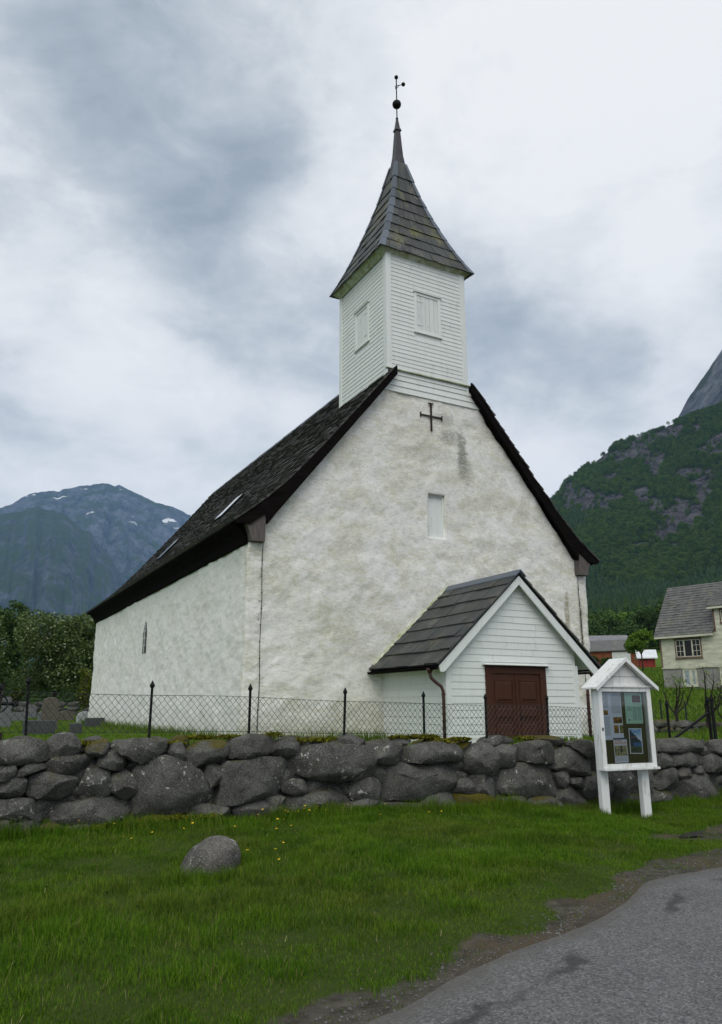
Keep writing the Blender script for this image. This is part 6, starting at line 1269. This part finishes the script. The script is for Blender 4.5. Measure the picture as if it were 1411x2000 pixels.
# trees beyond the buildings
for i, (az, r, h, rad, leaf, lab) in enumerate(((48.45, 84, 4.3, 1.55, 'leaf_fresh', 'bright green leafy tree between the sheds and the cream house'), (46.2, 100, 1.2, .9, 'leaf_weed', 'bushy green shrub in front of the rust brown shed'), (45.2, 100, 1.5, .7, 'leaf_weed', 'low bush in front of the red barn at the church wall'))):
    x, y = PXY(az, r); tree('leafy_tree' if i == 0 else 'shrub', lab, 'tree' if i == 0 else 'shrub', x, y, h, lobes(h, rad, 1.9 if i == 0 else .2, 12, 40+i), [4600, 2200, 1000][i], .13, leaf, 50+i, .09, gap=.30 if i == 0 else 0, fine=1.3)
for i, (az, r, h, rad) in enumerate(((45.2, 190, 9, 4.2), (46.5, 200, 10, 4.4), (47.7, 185, 8.2, 3.6), (48.9, 205, 12, 4.2), (50.2, 200, 12.5, 4.6), (44.2, 180, 8, 3.5))):
    x, y = PXY(az, r); tree('birch_tree', ['rounded birch tree above the barn roof, nearest the church wall', 'broad birch tree above the ridge of the red barn', 'small birch tree above the right end of the barn roof', 'tall birch tree above the pale roofed shed', 'tall birch tree just left of the cream house roof', 'birch tree hidden by the church wall'][i], 'tree', x, y, h, lobes(h, rad, .5, 14, 60+i), 3600, .32, 'leaf_birch', 70+i, .18, 'birch trees behind the barns', gap=.05, fine=.6)
# pruned fruit trees with a few leaves, behind the gate
def pruned(x, y, h, label, seed, nl):
    g = float(gz(x, y)); t = thing('pruned_tree', label, 'tree', (x, y, g), 'pruned fruit trees below the house'); e = random.Random(seed); w = MB(); L_ = []
    w.tube([(x, y, g-.2), (x+.04, y, g+h*.25), (x, y, g+h*.45)], [.085, .07, .06], 7)
    for i in range(5):
        a = e.uniform(0, 6.28); q = e.uniform(.35, .8)*h*.5; p0 = Vector((x, y, g+h*e.uniform(.2, .45))); p1 = p0+Vector((math.cos(a)*q*.6, math.sin(a)*q*.6, h*.2)); p2 = p1+Vector((math.cos(a)*q*.4, math.sin(a)*q*.4, h*e.uniform(.2, .4)))
        w.tube([p0, p1, p2], [.045, .035, .02], 6)
        for j in range(4): d = Vector((e.uniform(-.3, .3), e.uniform(-.3, .3), e.uniform(.2, .6))); s_ = p1.lerp(p2, e.random()); w.tube([s_, s_+d], [.015, .004], 4); L_.append(s_+d); L_.append(s_+d*.6)
    w.build('trunk', M['dark_bark'], t)
    c = np.array([tuple(p) for p in L_ for _ in range(nl)])+np.random.RandomState(seed).normal(0, .12, (len(L_)*nl, 3)); v = leaf_quads(c, .06, seed); mesh_obj('leaves', v, np.arange(len(v)).reshape(-1, 4), M['leaf_fresh'], t)
x, y = PXY(50.3, 36.5); pruned(x, y, 2.0, 'pruned dark fruit tree with sprouting leaves, left of the gate brace', 3, 6)
x, y = PXY(52.2, 36); pruned(x, y, 2.4, 'pruned bare fruit tree under the basement window of the house', 5, 2)
x, y = PXY(53.3, 35); pruned(x, y, 1.7, 'stubby pruned fruit tree behind the gate spikes', 9, 2)

# ------------------------------------------------------------------ forests (instanced masses)
def src_mesh(name, v, f, mat):
    me = bpy.data.meshes.new(name); me.from_pydata([tuple(map(float, q)) for q in v], [], [tuple(q) for q in f]); me.materials.append(mat); me.update(); return bpy.data.objects.new(name, me)
def broad_src(name, seed, n, size, mat):
    c = crown_pts(lobes(1.0, .42, .08, 9, seed), n, seed, .0, 4.0); v = leaf_quads(c, size, seed, .7); return src_mesh(name, v, np.arange(len(v)).reshape(-1, 4), M[mat])
def spruce_src(name, seed, mat):
    e = np.random.RandomState(seed); V = []; Fc = []
    for i in range(9):
        z = .04+i*.105; r = .22*(1-z)**.85+.012; n = 11
        b = len(V); V.append((0, 0, min(1, z+.20)))
        for k in range(n): a = 6.283*k/n+i; q = r*e.uniform(.55, 1.15); V.append((q*math.cos(a), q*math.sin(a), z-.03*e.rand()))
        Fc += [(b, b+1+k, b+1+(k+1) % n) for k in range(n)]
    return src_mesh(name, V, Fc, M[mat])
def scatter(name, pts, sc, src):
    o = mesh_obj(name, pts, [], [], kind='stuff', attrs=dict(sc=sc, rot=np.random.RandomState(1).rand(len(pts))*6.28))
    ng = bpy.data.node_groups.new(name, 'GeometryNodeTree'); ng.interface.new_socket('Geometry', in_out='INPUT', socket_type='NodeSocketGeometry'); ng.interface.new_socket('Geometry', in_out='OUTPUT', socket_type='NodeSocketGeometry')
    gi, go = ng.nodes.new('NodeGroupInput'), ng.nodes.new('NodeGroupOutput'); ip = ng.nodes.new('GeometryNodeInstanceOnPoints'); oi = ng.nodes.new('GeometryNodeObjectInfo'); oi.inputs['Object'].default_value = src; oi.inputs['As Instance'].default_value = True
    a1 = ng.nodes.new('GeometryNodeInputNamedAttribute'); a1.data_type = 'FLOAT'; a1.inputs[0].default_value = 'sc'; a2 = ng.nodes.new('GeometryNodeInputNamedAttribute'); a2.data_type = 'FLOAT'; a2.inputs[0].default_value = 'rot'; cx_ = ng.nodes.new('ShaderNodeCombineXYZ')
    ng.links.new(a2.outputs[0], cx_.inputs[2]); ng.links.new(gi.outputs[0], ip.inputs['Points']); ng.links.new(oi.outputs['Geometry'], ip.inputs['Instance']); ng.links.new(a1.outputs[0], ip.inputs['Scale']); ng.links.new(cx_.outputs[0], ip.inputs['Rotation']); ng.links.new(ip.outputs[0], go.inputs[0])
    m = o.modifiers.new('scatter', 'NODES'); m.node_group = ng; return o
e = np.random.RandomState(33)
B1, B2, S1, S2 = broad_src('broadleaf', 3, 420, .055, 'leaf_hill'), broad_src('broadleaf', 8, 420, .055, 'leaf_hill'), spruce_src('spruce', 2, 'needle_hill'), spruce_src('spruce', 5, 'needle_hill')
def field(n, az0, az1, r0, r1):
    return e.uniform(az0, az1, n), np.sqrt(e.uniform(r0*r0, r1*r1, n))
# the hillside wood
A, Rr = field(88000, 34, 72, 575, 1520); h = hill_h(A, Rr); rk = hill_rock(A, h, Rr); keep = (rk < .5)|(e.rand(len(A)) < .04); A, Rr, h = A[keep], Rr[keep], h[keep]
X, Y = Rr*np.sin(np.radians(A)), Rr*np.cos(np.radians(A)); el = np.degrees(np.arctan2(h, Rr)); con = fbm(np.stack([X/110, Y/110, 0*X], -1), 3)+sstep(10.5, 7, el)*1.3-.62 > 0
for nm, msk, srcs, s0, s1 in (('hillside_broadleaf_wood', ~con, (B1, B2), 4.5, 9.5), ('hillside_spruce_wood', con, (S1, S2), 11, 20)):
    idx = np.where(msk)[0]; cut = len(idx)//2
    for part_, s_ in ((idx[:cut], srcs[0]), (idx[cut:], srcs[1])):
        scatter(nm, np.stack([X[part_], Y[part_], h[part_]-1], -1), e.uniform(s0, s1, len(part_)), s_)
# valley-floor wood in front of the hillside and at the left behind the churchyard
A, Rr = field(5200, 30, 72, 215, 590); X, Y = PXY(0, 1)[0]+Rr*np.sin(np.radians(A)), Rr*np.cos(np.radians(A)); h = gz(X, Y); con = fbm(np.stack([X/60, Y/60, 0*X], -1), 3)+(Rr-430)/250 > 0
for nm, msk, s_, s0, s1 in (('valley_broadleaf_wood', ~con, B1, 7, 12), ('valley_spruce_wood', con, S1, 11, 18)): scatter(nm, np.stack([X, Y, h-.5], -1)[msk], e.uniform(s0, s1, msk.sum()), s_)
F1 = broad_src('broadleaf', 12, 1500, .033, 'leaf_dark')
A, Rr = field(420, -22, 20, 98, 190); X, Y = Rr*np.sin(np.radians(A)), Rr*np.cos(np.radians(A)); h = gz(X, Y); con = e.rand(len(A)) < .42; tall = np.clip((Rr-70)/110, .5, 1)
scatter('dark_broadleaf_wood', np.stack([X, Y, h-.3], -1)[~con], (e.uniform(5.5, 9.5, len(A))*tall)[~con], F1); scatter('dark_spruce_wood', np.stack([X, Y, h-.3], -1)[con], (e.uniform(7.5, 12, len(A))*tall)[con], S2)

# ------------------------------------------------------------------ grass
def blades(name, x, y, z, hgt, wid, mat, seed, lean=.6, kind='stuff'):
    e = np.random.RandomState(seed); n = len(x); a = e.rand(n)*6.283; l = e.rand(n)**.8*lean*hgt; ca, sa_ = np.cos(a), np.sin(a); t = a+1.57+e.normal(0, .5, n); ct, st_ = np.cos(t), np.sin(t)
    P = np.stack([x, y, z], -1); W_ = np.stack([ct*wid/2, st_*wid/2, 0*x], -1); m = P+np.stack([ca*l*.35, sa_*l*.35, hgt*.55], -1); tip = P+np.stack([ca*l, sa_*l, hgt*(1-.25*(l/hgt)**2)], -1); P = P-np.array([0, 0, .015])
    V = np.stack([P-W_, P+W_, m+W_*.75, m-W_*.75, tip], 1).reshape(-1, 3); b = (np.arange(n)*5)[:, None]
    F_ = np.concatenate([b+np.array([[0, 1, 2]]), b+np.array([[0, 2, 3]]), b+np.array([[3, 2, 4]])]); o = mesh_obj(name, V, F_, mat, kind=kind); return o
def lawn(n, x0, x1, y0, y1, seed, cl=.35):
    e = np.random.RandomState(seed); k = n//14; cx_, cy_ = e.uniform(x0, x1, k), e.uniform(y0, y1, k); i = e.randint(0, k, n); x = np.where(e.rand(n) < cl, e.uniform(x0, x1, n), cx_[i]+e.normal(0, .035, n)); y = np.where(e.rand(n) < cl, e.uniform(y0, y1, n), cy_[i]+e.normal(0, .035, n)); return x, y, e
x, y, e2 = lawn(610000, -1.6, 15.0, 3.4, 10.97, 5)
d = edge_d(x, y); sm = soil_mask(x, y); pat = fbm(np.stack([x*.9, y*.9, 0*x], -1), 4); fine_ = fbm(np.stack([x*3.2, y*3.2, 0*x+4], -1), 3)
view = (np.degrees(np.arctan2(x, y)) > -16)&(np.degrees(np.arctan2(x, y)) < 66)
keep = (d > -.42)&(e2.rand(len(x)) < np.clip(1.08-sm*1.2, .10, 1))&view&(e2.rand(len(x)) < np.clip(.85+fine_*.5, .45, 1)); x, y, pat, fine_, d = x[keep], y[keep], pat[keep], fine_[keep], d[keep]
tallg = np.clip(.45+.9*sstep(.15, 2.2, d)*(.70+.75*pat), .3, 1.9)+.5*sstep(.35, .8, fine_)+.5*np.exp(-((10.9-y)/.35)**2)+.6*np.exp(-(np.hypot((x-2.63)/.42, (y-8.1)/.42)-1)**2/.05)
for lx, ly in ((10.22, 10.08), (11.08, 9.98)): tallg += 1.2*np.exp(-(((x-lx)/.16)**2+((y-ly)/.16)**2))
keep = np.hypot((x-2.63)/.30, (y-8.15)/.28) > 1.0; x, y, tallg, fine_ = x[keep], y[keep], tallg[keep], fine_[keep]
hg = tallg*(.036+.038*e2.rand(len(x))**1.6)*(1+.35*fine_); z = gz(x, y)
blades('grass', x, y, z, hg, .0030+.0026*e2.rand(len(x)), M['grass_blade'], 6, .95)
x, y, e3 = lawn(120000, -7, -1.6, 3.2, 10.97, 25); d = edge_d(x, y); k = d > .1; x, y, d = x[k], y[k], d[k]
blades('grass', x, y, gz(x, y), np.clip(.5+.8*sstep(.15, 2, d), .3, 1.4)*(.04+.045*e3.rand(len(x))**1.6), .004+.003*e3.rand(len(x)), M['grass_blade'], 26, .95)
x, y, e3 = lawn(110000, 15.0, 24, 7.5, 16, 27); d = edge_d(x, y); k = d > .1; x, y = x[k], y[k]
blades('grass', x, y, gz(x, y), .05+.05*e3.rand(len(x)), .006+0*x, M['grass_blade'], 28, .95)
# longer fringe at the foot of the wall and round the boulder
n = 16000; x = e2.uniform(-2, 15, n); y = 10.84-np.abs(e2.normal(0, .17, n)); z = gz(x, y); q = .5+.5*fbm(np.stack([x*2.2, 0*x, 0*x], -1), 3)
blades('tall_grass', x, y, z, (.12+.17*e2.rand(n)**2)*np.clip(q+.35, .4, 1.3), .006+0*x, M['grass_blade'], 8, .8)
# churchyard: rough fringe under the church walls and the mown turf over the wall, brighter light put in its colour
n = 5200; side = e2.rand(n) < .75; y = np.where(side, e2.uniform(18.2, 41, n), 18.1-np.abs(e2.normal(0, .1, n))); x = np.where(side, 6.48-np.abs(e2.normal(0, .16, n)), e2.uniform(6.4, 10.5, n)); z = gz(x, y)
blades('tall_grass', x, y, z, (.14+.28*e2.rand(n)**2), .014+0*x, M['grass_lit'], 10, .6)
n = 60000; y = 13+e2.rand(n)**1.3*42; x = e2.uniform(-4, 9, n); x = np.where((x > 6.5)&(y > 18)&(y < 41), x-7, x); z = gz(x, y); blades('churchyard_grass', x, y, z, .05+.05*e2.rand(n), .012+.0004*y, M['grass_lit'], 11, .8)
n = 90000; A = e2.uniform(38, 62, n); r_ = 18+e2.rand(n)*80; x, y = r_*np.sin(np.radians(A)), r_*np.cos(np.radians(A)); z = gz(x, y); blades('meadow_grass', x, y, z, (.10+.18*e2.rand(n)), .02+.0006*r_, M['grass_lit'], 12, .7)
# broad-leaved weeds, daisies and buttercups in the verge
n = 260; x, y = e2.uniform(.4, 12, n), e2.uniform(4.6, 10.6, n); k = edge_d(x, y) > .35; x, y = x[k], y[k]; c = np.repeat(np.stack([x, y, gz(x, y)+.045], -1), 5, 0)+e2.normal(0, .02, (len(x)*5, 3))*np.array([1, 1, .3]); v = leaf_quads(c, .015, 5, 1.5); mesh_obj('clover', v, np.arange(len(v)).reshape(-1, 4), M['leaf_weed'], kind='stuff')
w = MB(); w.tube([(0, 0, 0), (.006, .004, .13)], .0018, 3, False)
fl = w.build('buttercup', M['leaf_weed'], None)
pv = []; pf = []
for k in range(5):
    a = 6.283*k/5; b = len(pv); pv += [(.006, .004, .13), (.006+.013*math.cos(a-.5), .004+.013*math.sin(a-.5), .139), (.006+.019*math.cos(a), .004+.019*math.sin(a), .144), (.006+.013*math.cos(a+.5), .004+.013*math.sin(a+.5), .139)]; pf.append((b, b+1, b+2, b+3))
pet = mesh_obj('petals', pv, pf, M['yellow_petal'], fl)
spots = [(2.31,10.75),(2.13,10.51),(2.47,10.45),(2.05,9.6),(2.45,9.71),(2.17,9.5),(3.04,10.13),(2.82,9.87),(3.52,9.86),(4.02,10.43),(4.48,10.54),(4.86,10.72),(4.71,10.6),(5.06,10.68),(5.52,10.72),(6.24,10.7),(3.78,9.16),(3.3,8.04),(3.58,8.53),(4.21,9.98),(4.12,9.39),(4.11,9.94),(4.75,10.39),(5.47,9.57),(7.16,10.08),(6.63,9.77),(6.33,9.66),(4.48,10.76),(5.05,10.73),(4.22,10.8),(3.06,8.17),(3.27,7.76),(5.13,10.51),(1.75,10.72),(4.52,10.58),(4.75,10.45)]
for i, (x, y) in enumerate(spots):
    o = fl
    if i:
        o = fl.copy(); COL.objects.link(o); p_ = pet.copy(); COL.objects.link(p_); p_.parent = o
    o.location = (x, y, float(gz(x, y))); o.rotation_euler = (random.uniform(-.3, .3), random.uniform(-.3, .3), random.uniform(0, 6.28)); s_ = random.uniform(.75, 1.2); o.scale = (s_, s_, s_)
    tag(o, 'small yellow buttercup in the grass near the foot of the wall', 'flower', 'buttercups in the verge')

# loose gravel along the broken edge of the road
n = 4200; x = e2.uniform(-1.5, 14, n); y = np.interp(x, EX, EY)-.34+e2.normal(0, .13, n); z = gz(x, y)+.004+.018*sstep(-.44, -.75, edge_d(x, y)); s_ = .004+.012*e2.rand(n)**3
tv = np.array([[1, 0, 0], [-.5, .87, 0], [-.5, -.87, 0], [.1, 0, .8]]); V = (np.stack([x, y, z], -1)[:, None]+(tv[None]*s_[:, None, None]*e2.uniform(.6, 1.3, (n, 4, 1)))).reshape(-1, 3); b = (np.arange(n)*4)[:, None]
mesh_obj('gravel', V, np.concatenate([b+np.array([[0, 1, 3]]), b+np.array([[1, 2, 3]]), b+np.array([[2, 0, 3]])]), M['gravel'], kind='stuff')
# dead straw lying in the grass
n = 380; x, y = e2.uniform(.2, 13, n), e2.uniform(4.5, 10.6, n); k = edge_d(x, y) > .1; blades('straw', x[k], y[k], gz(x[k], y[k])+.03, np.full(k.sum(), .02)+.03*e2.rand(k.sum()), np.full(k.sum(), .004), M['straw'], 15, 3.0)

# ------------------------------------------------------------------ air
hm = bpy.data.materials.new('haze'); hm.use_nodes = True; hnt = hm.node_tree; hnt.nodes.clear(); ho_ = hnt.nodes.new('ShaderNodeOutputMaterial'); hv = hnt.nodes.new('ShaderNodeVolumePrincipled')
hv.inputs['Color'].default_value = (.36, .60, 1.0, 1); hv.inputs['Density'].default_value = HAZE; hv.inputs['Anisotropy'].default_value = 0.0; hnt.links.new(hv.outputs[0], ho_.inputs['Volume'])
hz_ = MB().box(-7600, 7600, -7600, 7600, -140, 1960).build('haze', hm); hz_['kind'] = 'stuff'
